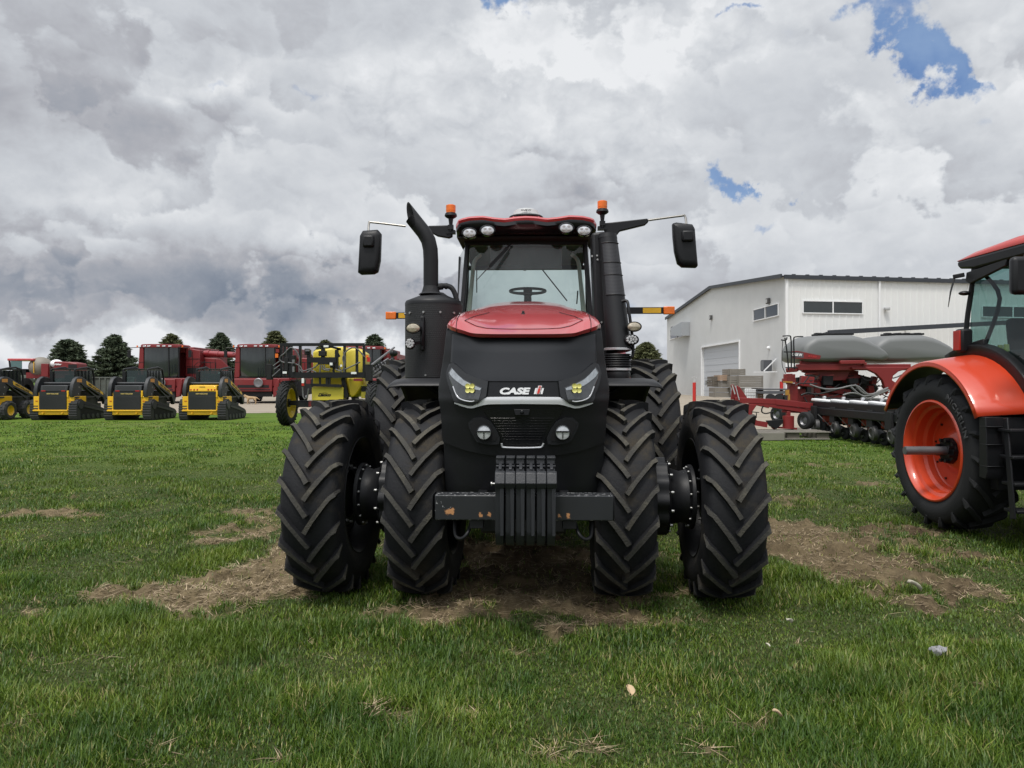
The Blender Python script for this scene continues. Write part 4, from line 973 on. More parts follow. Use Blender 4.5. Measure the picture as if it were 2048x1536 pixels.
# extremity lamps
for (xs_,Y,py) in (((767,788,793,806,840),8.5,630.5),((1345,1323,1318,1282,1247),8.2,621.5)):
    q=[T(x,py,Y) for x in xs_]; z=q[0].z; y=q[0].y; s=1 if xs_[0]>1050 else -1
    m=MB(); m.bb(q[1].x,q[4].x-s*.1,y,y+.03,z-.038,z+.038); ar=m.build('marker_arm',BLKM,TR,bevel=.004)
    m=MB(); m.bb(q[0].x,q[1].x,y-.012,y+.035,z-.045,z+.045); m.build('marker_lamp',AMB,ar,bevel=.008)
    m=MB(); m.bb(q[2].x,q[3].x,y-.003,y+.002,z-.030,z+.030); m.build('reflector',YEL,ar)
# ================================================================= orange tractor at the right edge
ORG=mat('orange_paint',(.52,.044,.012),.34,0,.06,1.5,coat=.5,dirt=.08,dcol=(.35,.14,.08),dscale=4)
ORGW=mat('orange_rim',(.56,.052,.013),.38,0,.06,2,coat=.4,dirt=.12,dcol=(.30,.12,.07),dscale=5)
RED2=mat('roof_red_orange',(.48,.030,.020),.4,0,.05,2,coat=.5)
TEAL=glass('teal_glass',(.50,.66,.64),.01,.10,(.05,.08,.08))
RW=.89
OT=empty('tractor',(4.80,8.18,0),R(-.6),'orange tractor with red roof partly cut off by the edge of the picture','tractor')
def orange_wheel(x0,y0,Rr,w,rr,par,stub=True,n=19,side=-1):
    wo=empty('wheel',(x0,y0,Rr)); wo.parent=par
    lug_tyre(Rr,w,rr,n,.055,.055,parent=wo,cx=-side*w/2*1.06,cz=0,ang=.30,mats=[RUBC,RUBC],flip=1)
    m=MB(); o=-side
    # x measured inwards from the outer face
    P_=[(.03,rr+.022),(.018,rr+.014),(.015,rr-.002),(.04,rr-.02),(.075,rr-.035),(.10,rr-.04),(.12,rr-.075),(.20,rr-.085),(.23,rr-.115),(.30,rr-.12),(.31,rr-.13),(.32,.30),(.30,.24),(.26,.20),(.25,.15),(.25,.001)]
    m.lathe([(o*a,b) for a,b in P_],(0,0,0),'x',72); m.lathe([(o*(w*1.0),rr+.022),(o*(w*1.02),rr),(o*.30,rr-.10)],(0,0,0),'x',48)
    m.m=1
    ring_bolts(m,0,0,0,rr-.175,10,.014,o*.322,o*.300,.3)
    rim=m.build('rim',[ORGW,BLKM],wo,ang=35)
    m=MB(); m.lathe([(o*.25,.155),(o*.20,.15),(o*.20,.06)],(0,0,0),'x',10); ring_bolts(m,0,0,0,.125,8,.022,o*.21,o*.155,.5); hb=m.build('hub',BLKM,wo)
    if stub: m=MB(); m.cyl((o*.2,0,0),(-o*.27,0,0),.049,n=24); m.cyl((-o*.27,0,0),(-o*.275,0,0),.045,n=24); m.build('axle_stub',STEEL,wo,ang=50)
    return wo
orange_wheel(0,0,RW,.50,.565,OT)
def sidewall(v):
    f=(v[0])/.72+R(52); rr_=.725+v[1]; return np.array([-.010-v[2],-math.sin(f)*rr_,math.cos(f)*rr_])
ty_=[c_ for w_ in bpy.data.objects if w_.parent==OT for c_ in bpy.data.objects if c_.parent==w_ and c_.name.startswith('tyre')][0]
text('MICHELIN',.56,.062,mat('raised_rubber',(.045,.046,.048),.7),'lettering',ty_,bold=.02,thick=.010,proj=sidewall,sp=1.15)
w2=orange_wheel(2.45,0,RW,.50,.565,OT,True,19,1)
for x0,sd in ((.28,-1),(2.17,1)): orange_wheel(x0,-2.75,.68,.42,.40,OT,False,17,sd)
# rear fender: rises towards the cab
def fender(x0,x1,sg):
    m=MB(); rows=[]
    for k in range(22):
        a=R(26+k*6.1); 
        rows.append([Vector((x0+(x1-x0)*t,-math.cos(a)*r,RW-.02+math.sin(a)*r)) for t,r in ((-.005,.985),(0,1.0),(.0,1.035),(.04,1.045),(.5,1.085),(.9,1.115),(1,1.12))])
    m.grid(rows); fd=m.build('rear_fender',ORG,OT,solid=.014,ang=40)
    m=MB(); rows=[[Vector((x0+(x1-x0)*t,-math.cos(R(27+k*6))*r,RW-.02+math.sin(R(27+k*6))*r)) for t,r in ((.01,.985),(.03,1.022),(.5,1.062),(.98,1.095))] for k in range(22)]
    m.grid(rows); m.build('fender_shade_shell',BLKM,fd,solid=.006); return fd  # black inner shell added to paint the underside dark where shade falls
fender(-.03,.52,1); fender(2.48,1.93,-1)
for x0,x1,sg in ((-.01,.50,1),(2.46,1.95,-1)):
    m=MB(); a=R(26); y=-math.cos(a)*1.05; z=RW-.02+math.sin(a)*1.05
    m.prism([(y+.03,z-.005),(y-.07,z-.005),(y-.10,z-.55),(y-.07,z-.63),(y+.03,z-.62)],'x',x0,x0+sg*.16); m.bb(x0+sg*.16,x1,y-.02,y+.10,z-.75,z-.01)
    for q in (.10,.28,.5): m.bb(x0-sg*.002,x0+sg*.163,y-.112,y+.02,z-q-.006,z-q+.004)
    m.build('mud_flap',BLKM,OT,bevel=.008)
    m=MB(); rows=[]
    for k in range(18):
        a=R(20+k*5.5); rows.append([Vector((x1-sg*.02,-math.cos(a)*r,RW+math.sin(a)*r)) for r in (1.08,1.20)]+[Vector((x1+sg*.05,-math.cos(a)*1.22,RW+math.sin(a)*1.22))])
    m.grid(rows); m.build('door_seal',BLKM,OT,solid=.03,ang=60)
# ladder and tank beside the front of the fender
m=MB()
for xx in (.12,.52): m.bar((xx,-1.12,1.32),(xx-.05,-1.30,.35),.02,.07)
for q in (.42,.68,.94,1.20): m.box((.30,-1.24+(q-.35)*.12,q),(.42,.20,.03))
m.build('step_ladder',BLKM,OT,bevel=.006)
m=MB(); m.bb(.55,1.0,-2.0,-1.05,.55,1.25); m.bb(1.45,1.9,-2.0,-1.0,.55,1.25); m.bb(.9,1.55,-3.0,.9,.55,1.3); m.cyl((.2,0,RW),(2.25,0,RW),.15,n=20); m.cyl((.5,-2.75,.68),(1.95,-2.75,.68),.12,n=16); m.build('chassis',BLKM,OT,bevel=.03)
# cab
xc0,xc1=.56,1.89; CZ=3.02
def cabp(x,y,z): return Vector((x,y,z))
m=MB()
for s,xx in ((1,xc0),(-1,xc1)):
    m.tube([(xx,.28,CZ),(xx-s*.0,.33,2.75),(xx-s*.02,.38,2.4),(xx-s*.03,.40,2.0),(xx,.38,1.5)],.028,8,sm=4)
    m.tube([(xx+s*.03,-1.25,CZ),(xx,-1.42,2.2),(xx,-1.38,1.4)],.03,8,sm=4)
    m.bar((xx,.28,CZ-.02),(xx+s*.03,-1.25,CZ-.02),.05,.06)
    m.tube([(xx+s*.06,.20,CZ-.1),(xx+s*.14,.05,2.62),(xx+s*.07,.20,2.1)],.022,6,sm=4)
m.bb(xc0-.02,xc1+.02,-1.4,.40,1.30,1.45)
m.bar((xc0,.33,1.75),(xc1,.33,1.75),.05,.12)
m.build('cab_frame',BLKM,OT)
for nm,a,b_,c,d in (('side_window',(xc0,.30,CZ-.02),(xc0+.03,-1.25,CZ-.02),(xc0,-1.40,1.45),(xc0-.02,.38,1.45)),('side_window',(xc1,.30,CZ-.02),(xc1-.03,-1.25,CZ-.02),(xc1,-1.40,1.45),(xc1+.02,.38,1.45)),('rear_window',(xc0,.30,CZ-.02),(xc1,.30,CZ-.02),(xc1,.40,1.5),(xc0,.40,1.5)),('windscreen',(xc0+.03,-1.25,CZ-.02),(xc1-.03,-1.25,CZ-.02),(xc1,-1.42,1.5),(xc0,-1.42,1.5))):
    m=MB(); m.add([a,b_,c,d],[(0,1,2,3)],False); m.build(nm,TEAL,OT)
m=MB(); prof=[(.46,CZ+.0),(.52,CZ+.05),(.50,CZ+.10),(-1.5,CZ+.10),(-1.6,CZ+.04),(-1.55,CZ-.02),(.2,CZ-.04)]
m.prism(prof,'x',xc0-.06,xc1+.06); m.build('roof_lining',BLKM,OT,bevel=.03)
m=MB(); rows=[]
for y_,zt in ((.52,.10),(.50,.15),(.30,.20),(-.4,.235),(-1.2,.215),(-1.55,.16),(-1.6,.10)):
    rows.append([Vector((xc0-.05+(xc1-xc0+.10)*t,y_,CZ+(.10 if t in(0,1) else zt-(.03 if t in (.06,.94) else 0)))) for t in (0,.06,.25,.5,.75,.94,1)])
m.grid(rows); m.build('roof',RED2,OT,solid=.01,ang=50)
m=MB(); m.prism([(-.35,CZ-.02),(.34,CZ-.06),(.36,CZ-.16),(.28,CZ-.20),(-.33,CZ-.09)],'x',xc0-.055,xc0-.01); m.bar((xc0-.05,.38,CZ-.08),(xc0-.16,.42,CZ-.10),.03,.05); m.build('work_lamp_bracket',BLKM,OT,bevel=.008)
m=MB(); m.tube([(xc0-.14,.42,CZ-.10),(xc0-.20,.40,CZ-.28),(xc0-.24,.38,CZ-.46)],[.012,.009,.004],6); m.build('rear_wiper',BLKM,OT)
m=MB(); m.ball((xc0-.06,.36,CZ-.30),.055,8,(1.2,1,.5)); m.build('rear_lamp',BLKM,OT)
m=MB(); m.bb(xc0-.16,xc0-.02,.26,.40,2.02,2.30); tl=m.build('tail_lamp',BLKM,OT,bevel=.03); m=MB(); m.bb(xc0-.168,xc0-.15,.28,.41,2.05,2.28); m.build('lens',mat('red_lens',(.35,.02,.01),.25),tl,bevel=.005)
m=MB(); m.box((xc0-.03,.2,2.10),(.05,.34,.09),(R(-8),0,0)); m.build('door_handle',BLKM,OT,bevel=.01)
for ch in list(bpy.data.objects):
    if ch.parent==OT and ch.name.split('.')[0] in ('cab_frame','side_window','rear_window','windscreen','roof_lining','roof','work_lamp_bracket','rear_wiper','rear_lamp','tail_lamp','door_handle'): ch.location.y-=.22
# mirror towards the viewer
m=MB(); m.box((.17,-1.30,2.71),(.26,.09,.37)); mi=m.build('mirror',BLKM,OT,bevel=.05,seg=3)
m=MB(); m.tube([(.19,-1.28,2.88),(.24,-1.28,3.02),(xc0+.02,-1.26,3.02)],.014,8); m.build('mirror_arm',BLKM,mi)
# inside
m=MB(); m.bb(1.0,1.45,-.35,.05,1.75,1.92); m.box((1.22,.10,2.15),(.46,.12,.55),(R(-8),0,0)); m.bb(.80,.95,-.5,.0,1.95,2.04); m.build('driver_seat',SEAT,OT,bevel=.04)
m=MB(); m.prism([(-.45,1.45),(.35,1.45),(.30,1.95),(.05,2.05),(-.35,1.9)],'x',.66,.98); m.cyl((1.2,-1.2,1.4),(1.2,-.95,2.0),.06,.04); m.build('console',BLKM,OT,bevel=.02)
for q in ((.70,-.28),(.74,-.12)): m=MB(); m.cyl((q[0],q[1],2.02),(q[0],q[1],2.10),.032,.026,n=12); m.build('lever_knob',LEDY,OT)
m=MB(); m.M=Matrix.Translation((1.22,-.90,2.06))@Matrix.Rotation(R(30),4,'X'); m.tube([(.19*math.cos(2*math.pi*i/24),.19*math.sin(2*math.pi*i/24),0) for i in range(24)],.014,6,closed=True); m.bb(-.18,.18,-.015,.015,-.01,.01); m.build('steering_wheel',BLKM,OT)
# bonnet and front, beyond the picture's edge
m=MB(); rows=[]
for y_,hw,zt in ((-1.42,.42,2.0),(-2.4,.40,1.93),(-3.2,.37,1.80),(-3.55,.33,1.62),(-3.62,.30,1.35)):
    rows.append([Vector((1.225+hw*k,y_,z)) for k,z in ((-1,1.05),(-1,zt-.15),(-.8,zt-.03),(0,zt),(.8,zt-.03),(1,zt-.15),(1,1.05))])
m.grid(rows); m.build('hood',ORG,OT,ang=45)
m=MB(); m.bb(.95,1.5,-3.66,-3.5,.75,1.5); m.build('front_grille',BLKM,OT,bevel=.04)
# ================================================================= machines on the left
NHY=mat('construction_yellow',(.82,.47,.018),.42,0,.07,1.2,coat=.3,dirt=.10,dcol=(.5,.34,.10))
TRK=mat('track_rubber',(.040,.040,.042),.85,0,.3,5,dirt=.3,dcol=(.10,.09,.07),dscale=3)
GRL=mat('loader_grille',(.014,.015,.017),.55,0,.2,12)
CHAR=mat('loader_charcoal',(.026,.028,.031),.5,0,.12,3)
DGL=mat('dark_glass',(.020,.026,.026),.08,0,.3,2,coat=1)
TGL=glass('loader_glass',(.40,.52,.50),.02,.2,(.05,.09,.09))
REDL=mat('tail_red',(.45,.02,.012),.3)
TAN=mat('decal_cream',(.60,.45,.16),.5)
CTR=[(.02,.20),(.0,.45),(.04,.78),(.16,.90),(.34,.91),(.52,.82),(2.25,.40),(2.38,.28),(2.36,.13),(2.22,.03),(.20,.0),(.08,.06)]
def loop_pts(poly,step):
    P=[Vector((0,*p)) for p in poly]; L=[0]; Q=P+[P[0]]
    for a,b in zip(Q,Q[1:]): L.append(L[-1]+(b-a).length)
    n=int(L[-1]/step); out=[]
    for i in range(n):
        t=L[-1]*i/n; out.append((float(np.interp(t,L,[p.y for p in Q])),float(np.interp(t,L,[p.z for p in Q]))))
    return out
def loader(label,X,Y,yellow_top=False,wheels=False,rz=0):
    o=empty('track_loader' if not wheels else 'skid_steer_loader',(X,Y,0),rz,label,'loader','yellow and black loaders parked at the edge of the lawn')
    # body
    m=MB(); m.prism([(-.86,0),(.62,0),(.86,.10),(1.0,.75),(.62,.95),(-.62,.95),(-1.0,.75),(-.88,.10)],'z',.42,1.05)
    m.prism([(-.80,.02),(.60,.02),(.86,.18),(.60,1.6),(-.60,1.6),(-.86,.18)],'z',.24,.42); m.bb(-.87,.64,-.05,.04,.40,.46)
    m.bb(-.62,-.595,-.02,.1,1.05,1.22); m.bb(.60,.68,-.02,.12,1.0,1.30)
    m.build('body',NHY,o,bevel=.015)
    m=MB(); m.bb(-.62,.62,.05,2.3,.42,1.30); m.bb(-.60,.60,2.0,2.6,.25,.7); m.build('frame',CHAR,o,bevel=.02)
    m=MB(); m.bb(-.59,.60,-.045,.02,.48,1.08); m.m=1; m.prism([(-.02,1.08),(-.035,1.25),(.15,1.25),(.15,1.08)],'x',-.60,.61)
    for i in range(16): m.m=0; m.bb(-.56,.57,-.052,-.044,.52+i*.034,.532+i*.034)
    dr=m.build('engine_door',[GRL,CHAR],o,bevel=.008)
    text('NEW HOLLAND',.52,.055,TAN,'lettering',dr,(0,-.038,1.165),bold=.04,thick=.003)
    m=MB(); m.prism([(.02,1.25),(-.01,1.28),(.03,1.53),(.40,1.55),(.55,1.25)],'x',-.56,.62); tp=m.build('engine_cover',NHY if yellow_top else CHAR,o,bevel=.02)
    if yellow_top:
        for x in (-.49,-.35,-.21,.27,.41,.55):
            m=MB(); m.lathe([(-.035,.001),(-.03,.035),(-.012,.042)],(x,.02,1.34),'y',14); m.build('tail_lamp',REDL,tp)
        m=MB(); m.bb(-.12,.12,.0,.02,1.46,1.475); m.build('grab_slot',DARK,tp)
    else:
        for z in (1.33,1.40,1.46):
            m=MB(); m.bb(-.45,.5,-.012+(z-1.28)*.16,.02,z,z+.02); m.build('louvre',GRL,tp)
        for x in (-.42,.45): m=MB(); m.bb(x-.09,x+.09,-.02,.03,1.27,1.31); m.build('tail_lamp',REDL,tp)
    for s in (-1,1):      # small lamps and tie points
        m=MB(); m.bb(s*.72-.05,s*.72+.05,-.012,.0,.83,.86); m.build('marker',REDL,o)
        m=MB(); m.lathe([(-.07,.001),(-.06,.03),(.02,.035)],(s*.42,.0,.31),'y',10); m.build('tie_point',NHY,o)
    # lift arms
    for s in (-1,1):
        m=MB(); prof=[(.02,1.02),(-.02,1.30),(.06,1.60),(.22,1.82),(.45,1.92),(.72,1.90),(2.25,1.25),(2.55,1.05),(2.66,.70),(2.50,.62),(2.32,.95),(2.0,1.08),(1.2,1.40),(.80,1.48),(.62,1.30),(.5,1.02)]
        m.prism(prof,'x',s*.70,s*.86); ar=m.build('lift_arm',CHAR,o,bevel=.02)
        m=MB(); m.add([(s*.862,a,b) for a,b in ((.98,1.74),(2.28,1.20),(2.33,1.07),(1.02,1.56))],[(0,1,2,3)],False); m.build('arm_decal',NHY,ar)
        if s>0:
            text('NEW HOLLAND',1.0,.085,BLKM,'lettering',ar,(.866,1.62,1.40),(R(90),R(22),R(90)),bold=.05,thick=.003)
            m=MB(); m.add([(.863,a,b) for a,b in ((.30,1.68),(.30,1.82),(.66,1.82),(.66,1.66))],[(0,1,2,3)],False); m.build('number_decal',mat('orange_decal',(.62,.26,.04),.4),ar)
            m=MB(); m.lathe([(.865,.03),(.870,.001)],(0,.45,1.45),'x',10); m.lathe([(.865,.03),(.870,.001)],(0,.40,1.15),'x',10); m.build('pivot_pin',CHR,ar)
        m=MB(); m.bar((s*.80,.62,1.55),(s*.84,1.95,.92),.07,.10); m.cyl((s*.88,.55,1.62),(s*.88,1.7,.98),.03,n=10); m.build('lift_cylinder',CHAR,o)
        m=MB(); m.bar((s*.9,.1,1.0),(s*.86,2.1,1.02),.05,.06); m.build('lower_link',CHAR,o)
    m=MB(); m.cyl((-.70,.45,1.62),(.70,.45,1.62),.055,n=12); m.build('cross_tube',CHAR,o)
    # cab
    m=MB()
    for x in (-.54,.54):
        m.tube([(x,.72,1.45),(x,.70,2.10),(x*.97,.80,2.25),(x*.97,2.0,2.27),(x,2.12,1.2)],.045,8,sm=3)
    m.bb(-.56,.56,.72,2.05,2.23,2.28); m.bb(-.50,.50,.72,.76,1.45,1.60); m.bb(-.56,-.42,.62,.74,1.5,2.15)
    for i in range(4): m.bb(.535,.565,.95+i*.26,.98+i*.26,1.4,2.2)
    m.build('cab_frame',BLKM,o,bevel=.01)
    m=MB(); m.bb(-.40,.50,.70,.705,1.62,2.20); m.build('rear_window',TGL,o)
    m=MB(); m.bb(.52,.525,.8,2.0,1.5,2.2); m.build('side_window',DGL,o)
    m=MB(); m.bb(-.25,.25,1.2,1.65,1.1,1.55); m.bb(-.24,.24,1.15,1.3,1.5,2.0); m.build('operator_seat',SEAT,o,bevel=.04)
    if not wheels:
        for s in (-1,1):
            x0,x1=s*.66,s*1.03
            m=MB(); m.prism(CTR,'x',x0,x1)
            for (a,b) in loop_pts(CTR,.105):
                cy,cz=1.1,.42; d=Vector((a-cy,b-cz)); 
                m.box(((x0+x1)/2,a,b),(.37,.052,.052))
            tk=m.build('rubber_track',TRK,o,bevel=.006)
            m=MB(); m.prism([(.30,.30),(.30,.74),(.55,.70),(2.1,.32),(2.1,.14),(.3,.12)],'x',x1+s*.0,x1+s*.012); m.m=1
            for i in range(5): m.cyl((x1,.45+i*.36,.15),(x1+s*.03,.45+i*.36,.15),.11,n=14)
            m.cyl((x1,.28,.68),(x1+s*.03,.28,.68),.19,n=18); m.cyl((x1,2.15,.24),(x1+s*.03,2.15,.24),.16,n=16)
            m.m=1; m.bar((x1+s*.02,.5,.62),(x1+s*.02,2.2,.32),.03,.09); m.build('track_frame',[DARK,CHAR],tk)
    else:
        for s in (-1,1):
            for yy in (.50,1.75):
                w_=empty('wheel',(s*.98,yy,.42)); w_.parent=o
                m=MB(); m.lathe([(-.14,.22),(-.16,.34),(-.12,.41),(.12,.41),(.16,.34),(.14,.22)],(0,0,0),'x',28)
                for k in range(22):
                    a=2*math.pi*k/22; m.M=Matrix.Rotation(a,4,'X'); m.box((.06 if k%2 else -.06,0,.415),(.16,.05,.04))
                m.M=Matrix.Identity(4); m.build('tyre',TRK,w_)
                m=MB(); m.lathe([(s*.13,.23),(s*.10,.21),(s*.06,.12),(s*.07,.001)],(0,0,0),'x',24); m.build('rim',NHY,w_)
    return o
loader('yellow and black track loader with yellow engine cover, nearest the tan dog',-13.53,31,True)
loader('yellow and black track loader with charcoal engine cover, second along from the wheeled loader',-16.80,31)
loader('yellow and black track loader with charcoal cover, next to the rubber tyred loader',-20.10,31.1)
loader('yellow and black loader on rubber tyres with yellow rims, cut by the picture edge',-23.35,31.0,False,True)

# ---- combines
REDC=mat('auger_red',(.24,.022,.026),.4,0,.08,2,coat=.5)
CW=mat('combine_wheel_grey',(.55,.56,.57),.5)
def combine(label,X,Y,auger=True,rz=0):
    o=empty('combine_harvester',(X,Y,0),rz,label,'combine','red combine harvesters on the gravel')
    m=MB(); m.bb(-1.45,2.35,1.9,7.0,1.9,4.1); m.bb(-1.2,2.0,1.3,6.2,4.0,4.45); m.prism([(1.3,2.0),(4.45,2.0),(4.45,2.9),(3.9,3.55),(2.5,3.65),(1.3,3.3)],'y',1.9,2.1)
    m.prism([(-1.75,2.0),(-1.3,2.0),(-1.3,4.4),(-1.62,4.4)],'y',-.1,2.0); m.prism([(1.35,2.0),(2.5,2.0),(2.5,4.2),(1.35,4.4)],'y',1.2,1.9)
    m.build('body',REDF,o,bevel=.06)
    m=MB(); m.bb(2.4,4.3,1.88,1.89,2.1,2.35); m.bb(1.5,2.4,1.17,1.2,2.35,2.8); m.build('side_vent',DARK,o)
    text('CASE IH',.40,.13,WHT,'lettering',o,(3.85,1.86,2.42),bold=.05,shear=.2)
    m=MB(); rows=[]
    for z,k in ((2.10,.93),(2.6,1.0),(4.35,1.0)):
        rows.append([Vector((x*k,-.35*(1-(x/1.35)**2)*k,z)) for x in np.linspace(-1.35,1.35,15)])
    m.grid(rows); m.build('cab_glass',DGL,o)
    m=MB()
    for x in (-1.38,1.38): m.bar((x,.05,2.0),(x,.05,4.4),.10,.14)
    m.bar((.75,-.28,2.1),(.75,-.28,4.4),.07,.06); m.bb(-1.3,1.3,-.2,1.5,2.0,2.12); m.build('cab_frame',BLKM,o)
    m=MB(); rows=[]
    for z,k in ((4.34,1.0),(4.50,1.03),(4.60,.96),(4.62,.1)):
        rows.append([Vector((x*k,(-.50*(1-(x/1.5)**2)-.05)*k,z)) for x in np.linspace(-1.5,1.5,17)]+[Vector((1.5*k,1.7*k,z)),Vector((-1.5*k,1.7*k,z))])
    m.grid(rows,closed=True); rf=m.build('roof',REDF,o,ang=50)
    for x in (-1.1,-.7,.1,.5,.9): m=MB(); m.box((x,-.52*(1-(x/1.5)**2)-.09,4.44),(.24,.05,.10)); m.build('work_lamp',LENS,rf,bevel=.01)
    m=MB(); m.bar((.28,.4,2.2),(.20,.3,3.1),.16,.10); m.build('steering_column',mat('teal_grey',(.14,.20,.19),.6),o)
    m=MB(); m.bb(-.35,.35,.7,1.2,2.6,3.7); m.build('driver_seat',SEAT,o,bevel=.08)
    for s,x in ((-1,-1.6),(1,1.6)):
        m=MB(); m.tube([(s*1.4,-.1,4.38),(s*2.3,-.2,4.32),(s*2.35,-.2,4.1)],.03,6); m.box((s*2.35,-.2,3.85),(.22,.12,.55)); m.build('mirror',BLKM,o)
        m=MB(); m.lathe([(0,.06),(.14,.05),(.15,.001)],(s*1.75,-.15,4.36),'z',10); m.build('beacon',AMB,o)
    # deck, feeder house, axle
    m=MB(); m.prism([(-1.9,1.35),(1.5,1.35),(2.6,1.75),(2.6,1.98),(-1.7,1.98)],'y',-.4,1.4); m.bb(-1.75,1.35,-.55,-.35,.95,1.9); m.prism([(1.4,1.2),(1.75,1.9),(1.9,1.9),(1.7,.6),(1.4,.5)],'y',-.5,-.2); m.build('feeder_house',REDF,o,bevel=.04)
    m=MB(); m.prism([(1.35,.5),(1.35,1.30),(2.6,1.72),(4.4,1.9),(4.4,.9),(3.2,.6)],'y',.9,1.8); m.bb(-1.6,1.3,-.40,-.30,.55,.96); m.build('underbody',DARK,o)
    m=MB()
    for i,(xa,xb,za,zb) in enumerate(((1.36,2.49,3.5,3.53),(1.36,2.49,2.9,2.92),(1.9,1.93,2.1,4.1),(-1.72,-1.32,3.2,3.22))): m.bb(xa,xb,1.17 if i<3 else -.12,1.21 if i<3 else -.08,za,zb)
    m.bb(2.55,2.60,1.88,1.9,2.05,3.5); m.bb(3.4,3.43,1.88,1.9,2.05,3.5); m.build('panel_seam',DARK,o)
    m=MB(); m.bb(-1.3,1.1,-.58,-.55,1.25,1.45); m.bb(-1.6,1.2,-.56,-.54,1.05,1.12); m.build('feeder_shade_strip',DARK,o)  # flat dark strips paint the shade of the feeder area
    m=MB(); m.lathe([(-.10,.36),(-.14,.30),(-.10,.16),(-.12,.001)],(.35,-.62,1.62),'y',20); m.build('drive_pulley',STEEL,o)
    m=MB(); m.bb(-1.5,1.5,.3,6,.7,1.4); m.cyl((-2.3,1.0,.95),(2.3,1.0,.95),.2); m.build('chassis',DARK,o)
    for s in (-1,1):
        for (yy,rr,ww) in ((1.0,.98,.75),(5.6,.7,.5)):
            w_=empty('wheel',(s*1.95,yy,rr)); w_.parent=o
            lug_tyre(rr,ww,rr*.5,18,.05,.06,parent=w_,cz=0,mats=[RUBC,RUBC])
            m=MB(); m.lathe([(s*.2,rr*.5),(s*.1,rr*.4),(s*.12,.001)],(0,0,0),'x',20); m.lathe([(-.2,rr*.5),(-.1,rr*.4)],(0,0,0),'x',20); m.build('rim',mat('combine_rim',(.30,.29,.27),.6) if 0 else CW,w_)
    for x in (2.35,2.75): m=MB(); m.tube([(x,.6,2.0),(x,.6,3.0),(x+.3,.6,3.25),(x+1.0,1.2,3.2),(x+1.0,1.2,2.0)],.025,6); m.build('hand_rail',BLKM,o)
    m=MB()
    for i in range(5): m.box((2.75,.2-.05*i,1.8-.32*i),(.6,.2,.05))
    m.bar((2.45,.3,1.9),(2.45,-.1,.4),.04); m.bar((3.05,.3,1.9),(3.05,-.1,.4),.04); m.build('ladder',BLKM,o)
    if auger:
        m=MB(); m.cyl((2.4,2.3,3.98),(5.4,1.7,3.82),.24,n=20); m.cyl((2.2,2.4,3.9),(2.9,2.2,3.96),.30,n=20); m.cyl((3.6,2.05,3.90),(3.7,2.03,3.90),.265,n=20); ag=m.build('unloading_auger',REDC,o)
        m=MB(); m.box((5.55,1.7,3.85),(.65,.6,.75),(0,.3,0)); m.tube([(5.4,1.6,4.1),(5.1,1.5,4.3),(4.9,1.5,4.1)],.07,6); m.build('auger_spout',BLKM,ag,bevel=.12)
    return o
combine('red combine harvester with its unloading tube folded out, behind the black topped track loader',-27.2,55)
combine('red combine harvester with a green upright in its cab, beside the yellow sprayer',-19.75,55,False)
combine('red combine harvester mostly hidden behind the yellow sprayer tanks',-12.1,58,False)

# ---- dog walking on the gravel
def skin_body(name,joints,edges,mat_,par=None,sub=2):
    me=bpy.data.meshes.new(name); me.from_pydata([j[:3] for j in joints],edges,[]); o=bpy.data.objects.new(name,me); COL.objects.link(o)
    o.modifiers.new('skin','SKIN'); 
    for i,j in enumerate(joints): v=me.skin_vertices[0].data[i]; v.radius=(j[3],j[3]); v.use_root=(i==0)
    s_=o.modifiers.new('s','SUBSURF'); s_.levels=s_.render_levels=sub; me.materials.append(mat_); o.parent=par
    for p in me.polygons: p.use_smooth=True
    return o
FUR=mat('tan_fur',(.42,.29,.16),.9,0,.25,9)
J=[(0,0,.42,.10),(-.18,0,.43,.105),(.20,0,.43,.09),(-.30,0,.50,.075),(-.40,0,.56,.065),(-.50,0,.52,.045),(-.57,0,.50,.028),
 (.30,0,.44,.05),(.42,0,.36,.022),(.50,.02,.30,.014),
 (-.22,-.09,.30,.045),(-.22,-.09,.16,.028),(-.24,-.09,.02,.026),(-.22,.09,.30,.045),(-.18,.09,.16,.028),(-.16,.09,.02,.026),
 (.24,-.09,.30,.055),(.30,-.09,.17,.028),(.26,-.09,.02,.026),(.24,.09,.30,.055),(.24,.09,.17,.028),(.20,.09,.02,.026),(-.42,-.05,.64,.018),(-.42,.05,.64,.018)]
Ed=[(0,1),(0,2),(1,3),(3,4),(4,5),(5,6),(2,7),(7,8),(8,9),(1,10),(10,11),(11,12),(1,13),(13,14),(14,15),(2,16),(16,17),(17,18),(2,19),(19,20),(20,21),(4,22),(4,23)]
dog=skin_body('dog',J,Ed,FUR); dog.location=at(479,806.5,56)*1; dog.location.z=0.03; dog.location.y=52; dog.location.x=(503-1024)/F*52; dog.scale=(1.15,1.15,1.15); dog.rotation_euler=(0,0,R(8)); tag(dog,'tan short haired dog standing on the gravel before a combine','dog')

# ---- red self-propelled sprayer far left
o=empty('field_sprayer',((78-1024)/F*58,58,0),R(0),'red self propelled sprayer with round grey tank behind the loaders','sprayer')
k=58/F
def fx(px): return (px-78)*k
def fz(py): return CH-(py-HY)*k
m=MB(); m.bb(fx(28),fx(80),-.8,1.2,fz(722),fz(717.5)); m.build('roof',RED,o,bevel=.05)
m=MB(); 
for x in (31,78): m.bar((fx(x),-.7,fz(722)),(fx(x+2),-.7,fz(741)),.10)
m.bb(fx(33),fx(60),-.5,.8,fz(750),fz(738)); m.build('cab_frame',BLKM,o)
m=MB(); m.bb(fx(34),fx(56),-.72,-.70,fz(738),fz(722)); m.build('cab_glass',TGL,o)
m=MB(); c=(fx(82),0,fz(734)); m.ball(c,.82,14,(1.1,1,1.0)); m.build('tank',mat('weathered_tank',(.20,.18,.15),.6,0,.25,2),o)
